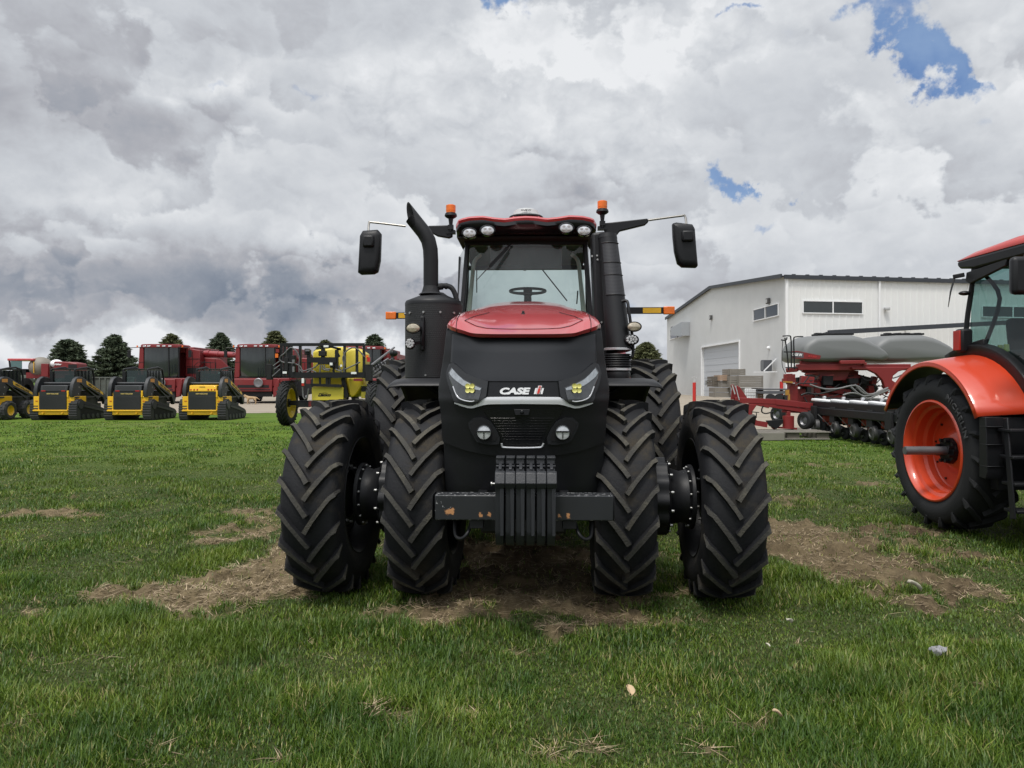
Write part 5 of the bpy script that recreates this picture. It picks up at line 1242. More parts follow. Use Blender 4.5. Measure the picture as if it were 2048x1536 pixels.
m=MB(); m.bb(fx(81),fx(82),-.86,-.80,fz(746),fz(724)); m.build('sight_gauge',YEL,o)
m=MB(); m.ball((fx(110),.2,fz(728)),.42,10,(1.2,1,.9)); m.build('rinse_tank',WHT,o)
m=MB(); m.prism([(fx(117),fz(745)),(fx(117),fz(723)),(fx(145),fz(724)),(fx(163),fz(727)),(fx(164),fz(745))],'y',-.6,.8); m.build('engine_hood',REDF,o,bevel=.08)
m=MB(); m.bb(fx(146),fx(163),-.63,-.61,fz(738),fz(729)); m.build('hood_grille',DARK,o)
text('Miller',.60,.14,WHT,'lettering',o,(fx(126),-.64,fz(729)),bold=.04,shear=.3)
m=MB(); m.bb(fx(60),fx(160),-.5,.6,fz(757),fz(745)); m.bb(fx(98),fx(112),-1.0,-.8,fz(753),fz(728)); m.build('chassis',REDF,o,bevel=.03)
for x in (68,145):
    for yy in (-1.2,1.4): m=MB(); m.lathe([(-.25,.5),(-.28,.8),(-.2,1.0),(.2,1.0),(.28,.8),(.25,.5)],(fx(x),yy,1.0),'x',28); m.build('tyre',RUBC,o)
# ---- grey-green roll-off container
o=empty('waste_container',((214-1024)/F*60,60,0),0,'grey green steel container between two loaders, in front of the spruce','container')
k=60/F; m=MB(); m.bb(-1.7,2.4,0,2,fz(789)*0+.35,CH+(HY-754.5)*k)
for i in range(9): m.bb(-1.6+i*.48,-1.5+i*.48,-.10,0,.4,2.0)
m.bb(-1.75,2.45,-.08,2.05,2.0,2.1); m.build('container_body',mat('green_grey_steel',(.10,.115,.10),.7,0,.25,2,dirt=.3),o,bevel=.02)
m=MB(); m.bb(-1.6,2.3,.2,1.8,.03,.35); m.build('skid',DARK,o)
# ================================================================= yellow pull-type sprayer
DY=27.4
DM=empty('crop_sprayer',((665-1024)/F*DY,DY,0),0,'yellow trailed field sprayer with black folding boom frame and yellow rims','sprayer')
LY=mat('sprayer_yellow',(.62,.50,.05),.45,0,.08,1.2); LY2=mat('tank_yellow',(.62,.45,.02),.40,0,.12,1.5)
def d3(cx,cy,dy=0):               # measured point at the sprayer's distance
    k=(DY+dy)/F; return Vector(((460+cx/5.69-1024)*k-DM.location.x, dy, CH-(640+cy/5.69-HY)*k))
def d3box(m,x0,x1,y0,y1,dy,th):
    a=d3(x0,y1,dy); b=d3(x1,y0,dy); m.bb(a.x,b.x,dy,dy+th,a.z,b.z)
for (cx,rz_) in ((652,0),(1640,0)):
    p=d3(cx,950,.0); w_=empty('wheel',(p.x,0,.87)); w_.parent=DM
    lug_tyre(.87,.38,.58,26,.045,.045,parent=w_,cz=0,mats=[RUBC,RUBC])
    m=MB(); m.lathe([(-.16,.585),(-.17,.56),(-.10,.53),(-.08,.50),(-.06,.20),(-.05,.001)],(0,0,0),'x',40); m.lathe([(.16,.585),(.17,.56),(.10,.53),(.02,.50),(.0,.20),(.0,.001)],(0,0,0),'x',40); m.build('rim',LY2,w_)
    m=MB(); m.cyl((-.02,0,0),(.10,0,0),.16,n=14); m.build('hub',BLKM,w_)
m=MB(); a=d3(680,950); b=d3(1640,950); m.bar((a.x,.1,.87),(b.x,.1,.87),.22,.18); m.bar((a.x+.35,-.1,.80),(d3(925,0).x,-.1,.80),.12,.17); m.bar((d3(1000,0).x,.1,.95),(d3(1000,0).x,5.5,.75),.15,.2); m.bar((d3(1400,0).x,.1,.95),(d3(1250,0).x,5.5,.75),.15,.2); m.build('axle_frame',BLKM,DM)
m=MB(); a=d3(910,965); m.bb(a.x,d3(1080,0).x,-.2,.1,a.z-.06,d3(0,925).z); m.build('drawbar',REDF,DM)
# tanks
m=MB(); rows=[]
for y_,k in ((.10,.90),(.14,.97),(.25,1.0),(1.0,1.0),(1.1,.95)):
    c=d3(1240,560,0); pts=[]
    for (x,z) in ((925,880),(925,470),(925,360),(960,335),(1100,320),(1215,300),(1290,305),(1320,350),(1370,320),(1440,320),(1530,380),(1530,700),(1520,780),(1430,880)):
        p=d3(x,z); pts.append(Vector((c.x+(p.x-c.x)*k,y_,c.z+(p.z-c.z)*k)))
    rows.append(pts)
m.grid(rows,closed=True); m.add(rows[0],[tuple(range(14))]); m.build('main_tank',LY,DM,bevel=.03,ang=50)
m=MB(); m.prism([(d3(x,z).x,d3(x,z).z) for x,z in ((1330,660),(1525,660),(1520,740),(1430,860),(1385,882),(1360,850))],'y',-.05,.3); m.build('sump_tank',LY2,DM,bevel=.05)
m=MB(); d3box(m,930,1290,765,915,-.25,.5); bx_=m.build('battery_box',LY,DM,bevel=.02)
p=d3(1095,850); text('Demco',.50,.125,BLKM,'lettering',bx_,(p.x,-.256,p.z),bold=.05,shear=.45,thick=.004)
m=MB(); m.tube([d3(1020,868,-.26),d3(1045,862,-.26),d3(1060,838,-.26)],.008,5); m.tube([d3(1045,836,-.26),d3(1080,828,-.26),d3(1110,836,-.26)],.007,5); m.build('logo_swash',BLKM,bx_)
m=MB(); d3box(m,1492,1565,815,890,-.1,.4); m.build('tool_box',LY,DM,bevel=.02)
m=MB(); d3box(m,1495,1590,745,815,-.1,.4); m.m=1; d3box(m,1480,1590,738,752,-.12,.42); m.build('side_box',[BLKM,LY],DM)
m=MB(); m.lathe([(0,.10),(.06,.10),(.07,.08),(.07,.001)],d3(1400,352,.9),'z',18); m.build('tank_lid',LY,DM)
# boom frame
m=MB()
def bar3(x0,y0,x1,y1,w=.09,dy=-.35): m.bar(d3(x0,y0,dy),d3(x1,y1,dy),w*1.35,w*1.35)
bar3(572,280,1530,280,.085); bar3(700,625,1540,625,.15); bar3(560,650,1540,650,.05)
for x in (585,625,670,697,800,1305,1445,1525): bar3(x,280,x,640,.07)
bar3(890,455,1215,455,.15); bar3(900,340,900,600,.10); bar3(1215,340,1215,560,.09); bar3(1095,290,1260,335,.06); bar3(1215,330,1260,330,.06); bar3(1210,350,1245,420,.06)
bar3(1215,600,1215,660,.05); bar3(1290,660,1330,880,.12,-.1); bar3(930,740,1270,750,.08); bar3(1025,660,1025,745,.05); bar3(1105,660,1105,745,.07); bar3(1135,660,1135,745,.05)
bar3(1180,470,1180,640,.05); bar3(1060,290,1060,450,.10,-.3); m.build('boom_frame',BLKM,DM)
m=MB()
for pts in (((565,470),(570,420),(620,380),(690,315),(750,350),(790,430),(785,520),(790,640)),((1295,640),(1300,520),(1285,430),(1330,350),(1400,315),(1460,340),(1530,420)),((565,450),(600,480),(700,490),(790,520),(830,580),(900,560),(960,540),(1005,500)),((790,560),(840,605),(900,585),(930,560)),((1030,510),(1020,600),(990,650),(900,640),(890,600),(920,570),(980,600),(990,650)),((1050,510),(1060,560),(1130,575)),((1075,510),(1080,550),(1140,560)),((1200,560),(1260,580),(1300,540),(1310,430),(1290,360)),((1310,560),(1400,520),(1480,480)),((700,640),(770,655),(850,640),(950,650),(1100,640),(1200,655),(1330,640)),((1240,520),(1270,600),(1330,650),(1450,640))):
    m.tube([d3(x,y,-.42) for x,y in pts],.028,6,sm=4)
m.build('spray_hose',mat('grey_hose',(.10,.10,.105),.6),DM)
for (x,y,w,h) in ((1045,380,80,60),(870,360,50,70),(1160,520,50,45),(640,500,40,160),(715,440,40,80),(715,560,40,120),(1060,480,130,50),(440,590,60,180),(1575,600,75,190),(540,600,80,100)):
    m=MB(); d3box(m,x-w/2,x+w/2,y-h/2,y+h/2,-.45,.25); m.build('valve_block',DARK,DM,bevel=.02)
for (x0,y0,x1,y1) in ((490,520,560,470),(500,560,570,510),(480,640,570,560)):
    m=MB(); m.bar(d3(x0,y0,-.5),d3(x1,y1,-.5),.03); m.build('boom_link',STEEL,DM)
for (x,y,w,h,mm) in ((1092,298,55,22,WHT),(622,597,45,24,WHT),(1408,603,60,24,WHT),(1150,500,30,30,WHT),(720,470,26,40,STEEL),(720,560,22,60,STEEL),(1265,520,20,25,WHT),(880,345,45,20,STEEL),(828,690,26,55,WHT),(828,735,26,30,REDL),(890,700,50,50,REDF),(530,405,32,45,AMB),(540,350,36,40,REDF),(1560,415,30,30,AMB),(1575,450,35,50,REDL),(1455,680,100,30,REDF)):
    m=MB(); d3box(m,x-w/2,x+w/2,y-h/2,y+h/2,-.52,.06); m.build('reflector' if mm in (WHT,AMB,REDL) else 'fitting',mm,DM)
m=MB(); m.tube([d3(825,760,-.3),d3(830,870,-.3),d3(850,900,-.3),d3(880,880,-.3),d3(895,780,-.3)],.03,6); m.build('parking_stand',STEEL,DM)
# folded booms running away and up to the right
for a,b,c,d,w in ((1600,520,1870,312,.05),(1610,570,1800,440,.05),(1610,610,1850,440,.06),(1620,640,1900,480,.05),(1640,600,1780,470,.03)):
    m=MB(); p=d3(a,b,-.2); q=d3(c,d,2.5); m.bar(p,q,w*1.2); 
    m.build('boom_arm',STEEL,DM)
m=MB(); p=d3(1600,520,-.2);q=d3(1870,430,2.5); p2=d3(1620,650,-.2); q2=d3(1860,470,2.5)
for i in range(9):
    t=i/8; t2=min(1,t+.1); m.bar(p.lerp(q,t),p2.lerp(q2,t2),.04); m.bar(p2.lerp(q2,t),p.lerp(q,t2),.03)
m.build('boom_lattice',BLKM,DM)
m=MB(); m.ball(d3(1862,380,2.5),.14,8,(1.3,1,1)); m.build('boom_end',BLKM,DM)
# ================================================================= planter on the right
PY_=23.5
PL=empty('planter',((1700-1024)/F*PY_,PY_,0),0,'red folded row planter with two grey seed hoppers and white covered row units','planter')
RED3=mat('planter_red',(.20,.016,.016),.5,0,.12,2,dirt=.25,dcol=(.14,.07,.05),dscale=2)
HOP=mat('hopper_grey',(.155,.16,.16),.5,0,.05,1,dirt=.12,dcol=(.20,.19,.17))
def d5(cx,cy,Y=None):
    Y=Y or PY_; return Vector(((1400+cx/4.655-1024)/F*Y-PL.location.x, Y-PL.location.y, CH-(640+cy/4.655-HY)/F*Y))
def hopper(dx,dY):
    out=[(838,345),(842,285),(862,235),(900,200),(960,158),(1100,148),(1330,146),(1400,165),(1470,195),(1560,250),(1620,300),(1650,335),(1654,372),(1600,405),(1450,392),(1300,392),(1150,402),(1050,405),(940,402),(880,398),(845,380)]
    c=d5(1245+dx,300,PY_+dY); m=MB(); rows=[]
    for y_,k in ((-.92,.55),(-.90,.72),(-.80,.88),(-.55,.975),(-.2,1.0),(.4,1.0),(.8,.95),(.95,.8),(1.0,.5)):
        rows.append([Vector((c.x+(d5(x+dx,z,PY_+dY).x-c.x)*(1-(1-k)*.35),c.y+y_,c.z+(d5(x+dx,z,PY_+dY).z-c.z)*k)) for x,z in out])
    m.grid(rows,closed=True); m.add(rows[0],[tuple(range(len(out)))]); m.add(rows[-1],[tuple(range(len(out)))])
    h=m.build('hopper',HOP,PL,ang=60)
    m=MB(); m.bar(d5(1030+dx,143,PY_+dY)+Vector((0,-.3,0)),d5(1360+dx,140,PY_+dY)+Vector((0,-.3,0)),.5,.06)
    for x in (1060,1150,1230,1330): p=d5(x+dx,136,PY_+dY); m.box((p.x,p.y-.3,p.z),(.18,.2,.07))
    m.build('hopper_lid',BLKM,h,bevel=.01); return h
h1=hopper(0,0); hopper(640,.2)
m=MB(); p=[d5(845,292,PY_-.86),d5(900,288,PY_-.88),d5(1122,332,PY_-.90),d5(1112,366,PY_-.90),d5(900,360,PY_-.88),d5(842,356,PY_-.86)]
m.add([(v.x,PY_-.93-PL.location.y,v.z) for v in p],[tuple(range(6))],False); dc=m.build('decal',RED3,h1)
m=MB(); p=[d5(x,y,PY_-.9) for x,y in ((848,300),(900,297),(960,306),(960,352),(842,350))]; m.add([(v.x,PY_-.935-PL.location.y,v.z) for v in p],[tuple(range(5))],False); m.build('decal_field',mat('decal_grey',(.10,.08,.09),.5),dc)
v=d5(898,322,PY_-.9); text('CASE IH',.33,.085,WHT,'lettering',dc,(v.x,PY_-.94-PL.location.y,v.z),(R(90),R(4),0),bold=.05,shear=.2)
v=d5(1040,340,PY_-.9); text('2150',.28,.06,mat('decal_red',(.45,.03,.03),.5),'lettering',dc,(v.x,PY_-.94-PL.location.y,v.z),(R(90),R(6),0),bold=.05,shear=.2)
m=MB()
def b5(m,x0,y0,x1,y1,w=.12,Y0=None,Y1=None,h=None): m.bar(d5(x0,y0,Y0),d5(x1,y1,Y1 or Y0),w,h or w)
# upper frame
b5(m,805,470,900,462,.14,PY_-.7); b5(m,900,440,1950,440,.20,PY_-.7); b5(m,950,470,1100,500,.12,PY_-.5); b5(m,930,400,1300,405,.14,PY_-.6); b5(m,1300,395,1530,392,.12,PY_-.95); b5(m,1530,395,1530,425,.12,PY_-.9)
m.prism([(d5(x,z,PY_-.9).x,d5(x,z,PY_-.9).z) for x,z in ((1410,438),(1990,438),(1850,480),(1800,520),(1790,560),(1850,600),(1900,640),(1760,660),(1745,700),(1700,560),(1640,500),(1560,462),(1420,462))],'y',PY_-.9-PL.location.y,PY_-.75-PL.location.y)
m.prism([(d5(x,z,PY_-.5).x,d5(x,z,PY_-.5).z) for x,z in ((900,430),(1420,440),(1360,560),(1130,570),(1110,520),(960,470))],'y',PY_-.5-PL.location.y,PY_-.2-PL.location.y)
b5(m,1350,540,1480,560,.3,PY_-.2); m.build('upper_frame',RED3,PL,bevel=.02)
m=MB(); m.prism([(d5(x,z,PY_).x,d5(x,z,PY_).z) for x,z in ((1130,480),(1420,480),(1640,540),(1700,640),(1620,740),(1100,740),(1100,600))],'y',PY_+.2-PL.location.y,PY_+1.2-PL.location.y); m.build('fan_unit',DARK,PL,bevel=.05)
m=MB(); b5(m,890,600,1120,600,.16,PY_-.4); b5(m,890,740,1380,750,.34,PY_-.2); b5(m,1080,560,1080,740,.22,PY_-.3); b5(m,1180,640,1390,680,.2,PY_-.1); b5(m,905,640,905,760,.4,PY_-.3); m.build('centre_frame',RED3,PL,bevel=.02)
m=MB(); b5(m,860,590,860,760,.24,PY_-.5,None,.3); b5(m,840,620,840,760,.12,PY_-.6); m.m=0; b5(m,768,565,885,565,.14,PY_-.7); b5(m,782,525,880,525,.14,PY_-.7); b5(m,830,500,830,600,.16,PY_-.7); b5(m,806,470,916,470,.05,PY_-.7); m.build('tongue_post',RED3,PL,bevel=.01)
m=MB(); b5(m,775,575,862,580,.05,PY_-.79); b5(m,812,650,812,700,.10,PY_-.72); b5(m,828,690,828,745,.05,PY_-.75); m.build('warning_marker',mat('amber_brown',(.40,.20,.03),.5),PL)
# black rails of the loading platform
m=MB()
for pts in (((770,150),(835,148),(845,170),(850,250),(850,440)),((755,185),(800,188),(810,160)),((790,165),(810,300),(825,470)),((880,460),(875,300),(872,190),(885,158),(960,155)),((780,297),(850,297)),((795,443),(905,443)),((770,190),(762,350),(770,440),(800,500))):
    m.tube([d5(x,y,PY_-.95) for x,y in pts],.022 if pts[0]!=(770,190) else .010,6,sm=3)
m.build('platform_rail',BLKM,PL)
# the mass of fittings under the hoppers
rp=np.random.default_rng(21)
for i in range(46):
    x=rp.uniform(960,1760); y=rp.uniform(500,745); Yq=PY_+rp.uniform(-.75,.1); m=MB(); k_=i%4
    if k_==0: p=d5(x,y,Yq); m.box(p,(rp.uniform(.15,.5),.2,rp.uniform(.12,.35)),(0,rp.normal()*.2,0)); m.build('fitting',DARK if i%8 else RED3,PL,bevel=.015)
    elif k_==1: m.bar(d5(x,y,Yq),d5(x+rp.uniform(-160,160),y+rp.uniform(-60,60),Yq+.2),.05); m.build('strut',RED3 if i%3 else BLKM,PL)
    else: x2=x+rp.uniform(80,260); m.tube([d5(x,y,Yq),d5(x*.6+x2*.4,y+rp.uniform(20,70),Yq-.1),d5(x2,y+rp.uniform(-60,60),Yq)],.018,5,sm=4); m.build('hydraulic_hose',BLKM,PL)
# hoses
for i,pts in enumerate((((1020,600),(1150,640),(1280,640),(1450,610),(1560,690),(1650,680),(1740,640)),((1330,700),(1400,680),(1480,690),(1560,730),(1640,700),(1760,650)),((1440,600),(1520,680),(1600,690),(1680,660),(1750,630)),((1400,620),(1500,700),(1600,700),(1720,660)),((960,600),(990,560),(1020,520)),((890,610),(930,590),(1000,590),(1090,592)),((940,700),(1000,680),(1100,690),(1300,640)),((1300,740),(1400,745),(1600,730),(1750,745)))):
    m=MB(); m.tube([d5(x,y,PY_-1.0) for x,y in pts],.030 if i not in (4,5) else .02,6,sm=4); m.build('seed_hose',mat('hose_grey',(.16,.16,.16),.6) if i not in (4,5,6) else BLKM,PL)
# row units: the wings are folded forward and run towards the viewer
def wing(t,z,off=0):                 # t 0..1 along the wing, world -> local
    Yw=22.0+(17.6-22.0)*t; px=1400+(1090+(1850-1090)*t)/4.655
    return Vector(((px-1024)/F*Yw-PL.location.x+off,Yw-PL.location.y,z))
WZ0=lambda t: .0
m=MB(); m.bar(wing(-.05,.98),wing(1.25,.98),.22,.22); m.bar(wing(-.05,.80),wing(1.25,.80),.35,.22); m.build('tool_bar',BLKM,PL,bevel=.02)
for i in range(6):
    t=-.02+i*.235
    m=MB(); a=wing(t,1.13); b_=wing(t+.22,1.10); m.bar(a,b_,.30,.09); cv=m.build('row_cover',WHT,PL,bevel=.03)
    m=MB(); m.bar(wing(t,1.185)+Vector((.12,.1,0)),wing(t+.2,1.16)+Vector((.12,.1,0)),.22,.06); m.build('cover_trim',BLKM,cv)
    m=MB(); p=wing(t+.11,1.18); m.box((p.x,p.y,p.z),(.07,.10,.14)); m.build('cover_clip',SIL,cv,bevel=.01)
for i in range(5):
    t=.10+i*.24; p=wing(t,.0)
    un=empty('row_unit',(p.x,p.y,0)); un.parent=PL
    m=MB(); m.bar((0,.0,.85),(-.05,-.15,.45),.14,.12); m.bar((.1,.1,.6),(.35,-.2,.30),.06,.06); m.bar((0,0,.55),(.5,-.25,.26),.07,.10); m.bar((-.2,0,.75),(.45,.0,.62),.05,.05); m.bar((-.3,.1,.95),(-.3,.1,.5),.08,.3); m.box((.1,.2,.62),(.6,.35,.35)); m.build('unit_frame',DARK,un,bevel=.01)
    m=MB(); m.box((-.02,-.18,.58),(.26,.14,.20)); m.box((.05,-.2,.43),(.14,.10,.12)); m.build('meter_housing',mat('meter_red',(.25,.035,.02),.5),un,bevel=.03)
    for (x_,z_,r_,w_) in ((.16,.20,.20,.13),(.02,.20,.17,.10)):
        m=MB(); m.M=Matrix.Rotation(R(12),4,'Z'); m.lathe([(-w_,r_*.35),(-w_,r_*.8),(-w_*.8,r_*.96),(0,r_),(w_*.8,r_*.96),(w_,r_*.8),(w_,r_*.35),(w_*.7,.001)],(x_,-.28 if x_>.1 else -.05,z_),'x',24); gw=m.build('gauge_wheel',RUBC,un)
        m=MB(); m.cyl((x_-w_*.2,-.30 if x_>.1 else -.05,z_),(x_-w_-.03,-.33 if x_>.1 else -.08,z_),.035,n=10); m.build('axle_bolt',STEEL,gw)
    m=MB(); m.bar((-.35,-.3,.72),(.0,-.42,.32),.02,.02); m.box((.02,-.42,.29),(.08,.06,.06)); m.build('adjusting_rod',STEEL,un)
    m=MB(); m.cyl((-.32,-.02,.36),(-.22,-.04,.36),.19,n=20); m.lathe([(-.34,.16),(-.35,.11),(-.33,.10)],(0,-.02,.36),'x',20); m.build('opener_disc',mat('disc_steel',(.09,.09,.09),.5,.5),un)
# carrying wheels and tongue
for (cx,cy,rr,ww,Y) in ((728,878,.28,.2,23.0),(985,935,.27,.22,21.6),(1075,975,.46,.28,21.8)):
    p=d5(cx,cy,Y); m=MB(); m.M=Matrix.Translation(p)@Matrix.Rotation(R(25),4,'Z'); h_=ww/2
    m.lathe([(-h_,rr*.55),(-h_,rr*.85),(-h_*.7,rr*.98),(h_*.7,rr*.98),(h_,rr*.85),(h_,rr*.55)],(0,0,0),'x',28); ty=m.build('transport_tyre',RUBC,PL)
    m=MB(); m.M=Matrix.Translation(p)@Matrix.Rotation(R(25),4,'Z'); m.lathe([(-h_*.8,rr*.55),(-h_*.3,rr*.4),(-h_*.5,rr*.2),(-h_*.5,.001)],(0,0,0),'x',20); m.lathe([(h_*.8,rr*.55),(h_*.3,rr*.4),(h_*.3,.001)],(0,0,0),'x',20); m.build('rim',STEEL,ty)
m=MB(); T1=22.0
b5(m,320,745,700,760,.16,T1); b5(m,700,762,1040,800,.18,T1); b5(m,640,790,1000,850,.14,T1); b5(m,760,848,1110,862,.05,T1,None,.08); b5(m,460,760,640,800,.14,T1); b5(m,930,790,1080,840,.16,T1)
m.prism([(d5(x,z,T1).x,d5(x,z,T1).z) for x,z in ((385,770),(520,790),(480,850),(475,920),(430,860),(380,800))],'y',T1-.1-PL.location.y,T1+.1-PL.location.y)
b5(m,820,850,820,920,.12,T1); m.build('tongue_beam',RED3,PL,bevel=.01)
m=MB()
for pts in (((290,740),(300,640),(290,605),(310,600),(400,745)),((330,745),(335,620),(355,610),(430,745)),((350,640),(370,620),(440,720),(430,745),(400,745))):
    m.prism([(d5(x,z,T1).x,d5(x,z,T1).z) for x,z in pts],'y',T1-PL.location.y-.05+.02*pts[0][0]/100,T1+.02-PL.location.y+.02*pts[0][0]/100)
m.build('hitch_fin',RED3,PL,bevel=.006)
m=MB(); b5(m,300,608,325,690,.03,T1-.1); b5(m,330,612,365,745,.025,T1-.1); m.build('hitch_strap',SIL,PL)
m=MB(); m.prism([(d5(x,z,21.3).x,d5(x,z,21.3).z) for x,z in ((608,935),(765,925),(760,960),(700,1015),(640,985))],'y',21.2-PL.location.y,21.3-PL.location.y); m.build('hitch_plate',BLKM,PL,bevel=.006)
m=MB(); p=d5(822,955,21.3); m.cyl((p.x,p.y,p.z-.18),(p.x,p.y,p.z+.20),.165,n=20); b5(m,470,950,620,975,.16,21.3); b5(m,720,1000,900,1012,.08,21.3,None,.05); b5(m,470,900,520,960,.12,21.5); m.m=0; m.ball(d5(690,990,21.3),.09,8); m.build('jack_stand',RED3,PL)
m=MB(); m.tube([d5(x,y,T1-.1) for x,y in ((590,800),(575,830),(580,860),(620,870),(690,850))],.022,6,sm=4); m.tube([d5(x,y,T1-.1) for x,y in ((480,855),(550,862))],.014,6); m.tube([d5(525,862,T1-.1),d5(525,910,T1-.1)],.014,6); m.build('tongue_hose',DARK,PL)
# timber and pallet under the tongue
WOOD=mat('weathered_wood',(.20,.185,.16),.85,0,.25,3,.3,60); WOODN=mat('new_pallet_wood',(.34,.24,.17),.8,0,.15,4); WOODD=mat('dark_wood',(.12,.105,.085),.85,0,.25,4)
def wd(px,py,Y): return Vector(((1400+px/4.655-1024)/F*Y,Y,CH-(640+py/4.655-HY)/F*Y))
pal=empty('wooden_pallet',wd(800,1100,20.9)*1,0,'weathered wooden pallet carrying the planter jack on the grass edge','pallet'); pal.location.z=0.0
k=20.9/F/4.655
for i in range(3): m=MB(); m.bb(-1.05+i*1.08-.10,-1.05+i*1.08+.10,-.5,.6,.10,.30) if 0 else m.bb(-1.0+i*.85,-.65+i*.85,-.5,.6,.05,.22); m.build('block',WOODD,pal,bevel=.01)
m=MB(); m.bb(-1.1,1.05,-.55,-.42,.03,.07); m.bb(-1.1,1.05,.5,.6,.03,.07); m.build('bottom_board',WOOD,pal)
m=MB()
for i in range(4): m.bb(-1.12,1.08,-.55+i*.3,-.40+i*.3,.225,.255)
m.build('deck_slat',WOOD,pal,fix=True)
m=MB(); p=wd(615,1058,20.6); m.box((0,0,0),(.72,.14,.22)); o=m.build('timber_block',WOOD,None,bevel=.01); o.location=(p.x,20.2,.13); tag(o,'pale squared timber lying at the pallet end under the tongue','timber')

# ================================================================= white shop building
Yc=60.0; CX=.3866*Yc
gd_=Vector((-.0209,.675,0)).normalized(); sdv=Vector((.987,.16,0)).normalized(); GL=.6753*Yc
ZE=CH+211/F*Yc; ZR=CH+188/F*(1.3326*Yc); zt=.22
B0=empty('shop_building',(CX,Yc,0),0,'white metal sided workshop with dark roof trim and a large overhead door','building')
def gp(t,z,o=0):     # on the gable wall: t 0..1 from the near corner, o outwards
    nrm=Vector((-gd_.y,gd_.x,0)); p=gd_*GL*t+nrm*o; return Vector((p.x,p.y,z))
def spt(s,z,o=0):
    nrm=Vector((sdv.y,-sdv.x,0)); p=sdv*s+nrm*o; return Vector((p.x,p.y,z))
def gpx(px,py,o=0):  # photo point on the gable wall plane
    r=(px-1024)/F; t=(.3866-r)/(.0209+.675*r); Y=Yc*(1+.675*t); return t,CH-(py-HY)/F*Y
def spx(px,py):
    r=(px-1024)/F; s=(r*Yc-CX)/(sdv.x-r*sdv.y); Y=Yc+s*sdv.y; return s,CH-(py-HY)/F*Y
def siding(name,col,scale,vec_fn,strength):
    m,nt,b=new_mat(name); tc=nt.new('ShaderNodeTexCoord'); x,y,z=nt.sep(tc.outputs['Object'])
    u=(x*vec_fn.x+y*vec_fn.y)*scale; f=nt.math('FRACT',u+1000)
    rib=nt.mapr(nt.math('ABSOLUTE',f-.5),.36,.46); n=nt.noise(tc.outputs['Object'],.6,5,.6)
    nt.put(b.inputs['Base Color'],nt.mix(nt.mapr(n,.3,.7),tuple(c*.94 for c in col),col)); b.inputs['Roughness'].default_value=.5
    bp=nt.new('ShaderNodeBump'); bp.inputs['Strength'].default_value=strength; bp.inputs['Distance'].default_value=.04
    nt.put(bp.inputs['Height'],rib); nt.l.new(bp.outputs[0],b.inputs['Normal']); return m
WG=siding('gable_siding_shaded',(.62,.63,.63),3.0,gd_,.25); WS=mat('side_siding',(.74,.75,.745),.5,0,.03,1,dirt=.05)  # gable white made darker than the side wall; its shade is in the colour
DOORM=mat('door_panel',(.50,.525,.56),.5,0,.03,1)
TRIMM=mat('roof_trim',(.035,.040,.050),.5)
ends=[(0,ZE),(.5,ZR),(1,ZE)]
t0,zd0=gpx(1404,694); t1,zd1=gpx(1480,682); zd=(zd0+zd1)/2
m=MB(); A=gp
m.add([A(0,0),A(t1,0),A(t1,zd),A(t0,zd),A(t0,0),A(1,0),A(1,ZE),A(.5,ZR),A(0,ZE)],[tuple(range(9))],False); m.build('gable_wall',WG,B0,fix=True)
m=MB(); SL=75.0; rib=[]          # ribbed steel side wall
n=int(SL/.62); pts=[]
for i in range(n):
    s=i*.62; pts+=[(s,0),(s+.50,0),(s+.53,.045),(s+.59,.045)]
pts.append((SL,0)); m.grid([[spt(s,0,o) for s,o in pts],[spt(s,ZE-.02,o) for s,o in pts]]); 
for f in range(len(m.sm)): m.sm[f]=False
m.build('side_wall',WS,B0,fix=True)
m=MB(); m.add([spt(SL,0),spt(SL,ZE),gp(1,ZE)+spt(SL,0),gp(1,0)+spt(SL,0)],[(0,1,2,3)],False); m.add([gp(1,0),gp(1,ZE),gp(1,ZE)+spt(SL,0),gp(1,0)+spt(SL,0)],[(0,1,2,3)],False); m.build('back_wall',WS,B0)
m=MB(); a,b_,c=gp(0,ZE+.05,.25)+spt(-.2,0),gp(.5,ZR+.1,.25),gp(1,ZE+.05,.25)
e=spt(SL,0); m.add([a,b_,a+e,b_+e,c,c+e],[(0,1,3,2),(1,4,5,3)],False); m.build('roof',TRIMM,B0,solid=.08)
m=MB(); m.bar(a,b_,.12,.34); m.bar(b_,c,.12,.34); m.bar(spt(-.3,ZE-.05,.18),spt(SL,ZE-.05,.18),.16,.34); m.build('roof_trim',TRIMM,B0)
m=MB()
for i in range(60): p=spt(.6+i*1.25,ZE+.15,.1); m.box(p,(.3,.12,.10))
m.build('snow_guard_edge',TRIMM,B0)
m=MB(); m.bar(spt(.0,0,.02),spt(.0,ZE-.2,.02),.22,.22); m.build('corner_trim',WHT,B0)
# overhead door
m=MB(); m.add([gp(t1,0,-.25),gp(t1,zd,-.25),gp(t0,zd,-.25),gp(t0,0,-.25)],[(0,1,2,3)],False); dr=m.build('overhead_door',DOORM,B0)
m=MB(); m.add([gp(t0,0),gp(t0,zd),gp(t0,zd,-.25),gp(t0,0,-.25)],[(0,1,2,3)],False); m.add([gp(t1,0),gp(t1,zd),gp(t1,zd,-.25),gp(t1,0,-.25)],[(0,1,2,3)],False); m.add([gp(t0,zd),gp(t1,zd),gp(t1,zd,-.25),gp(t0,zd,-.25)],[(0,1,2,3)],False); m.build('door_reveal',WS,B0)
m=MB()
for tt,zz0,zz1 in ((t0,0,zd),(t1,0,zd)): m.bar(gp(tt,0,.05),gp(tt,zd,.05),.16,.10)
m.bar(gp(t0,zd,.05),gp(t1,zd,.05),.10,.16); m.build('door_trim',WHT,B0)
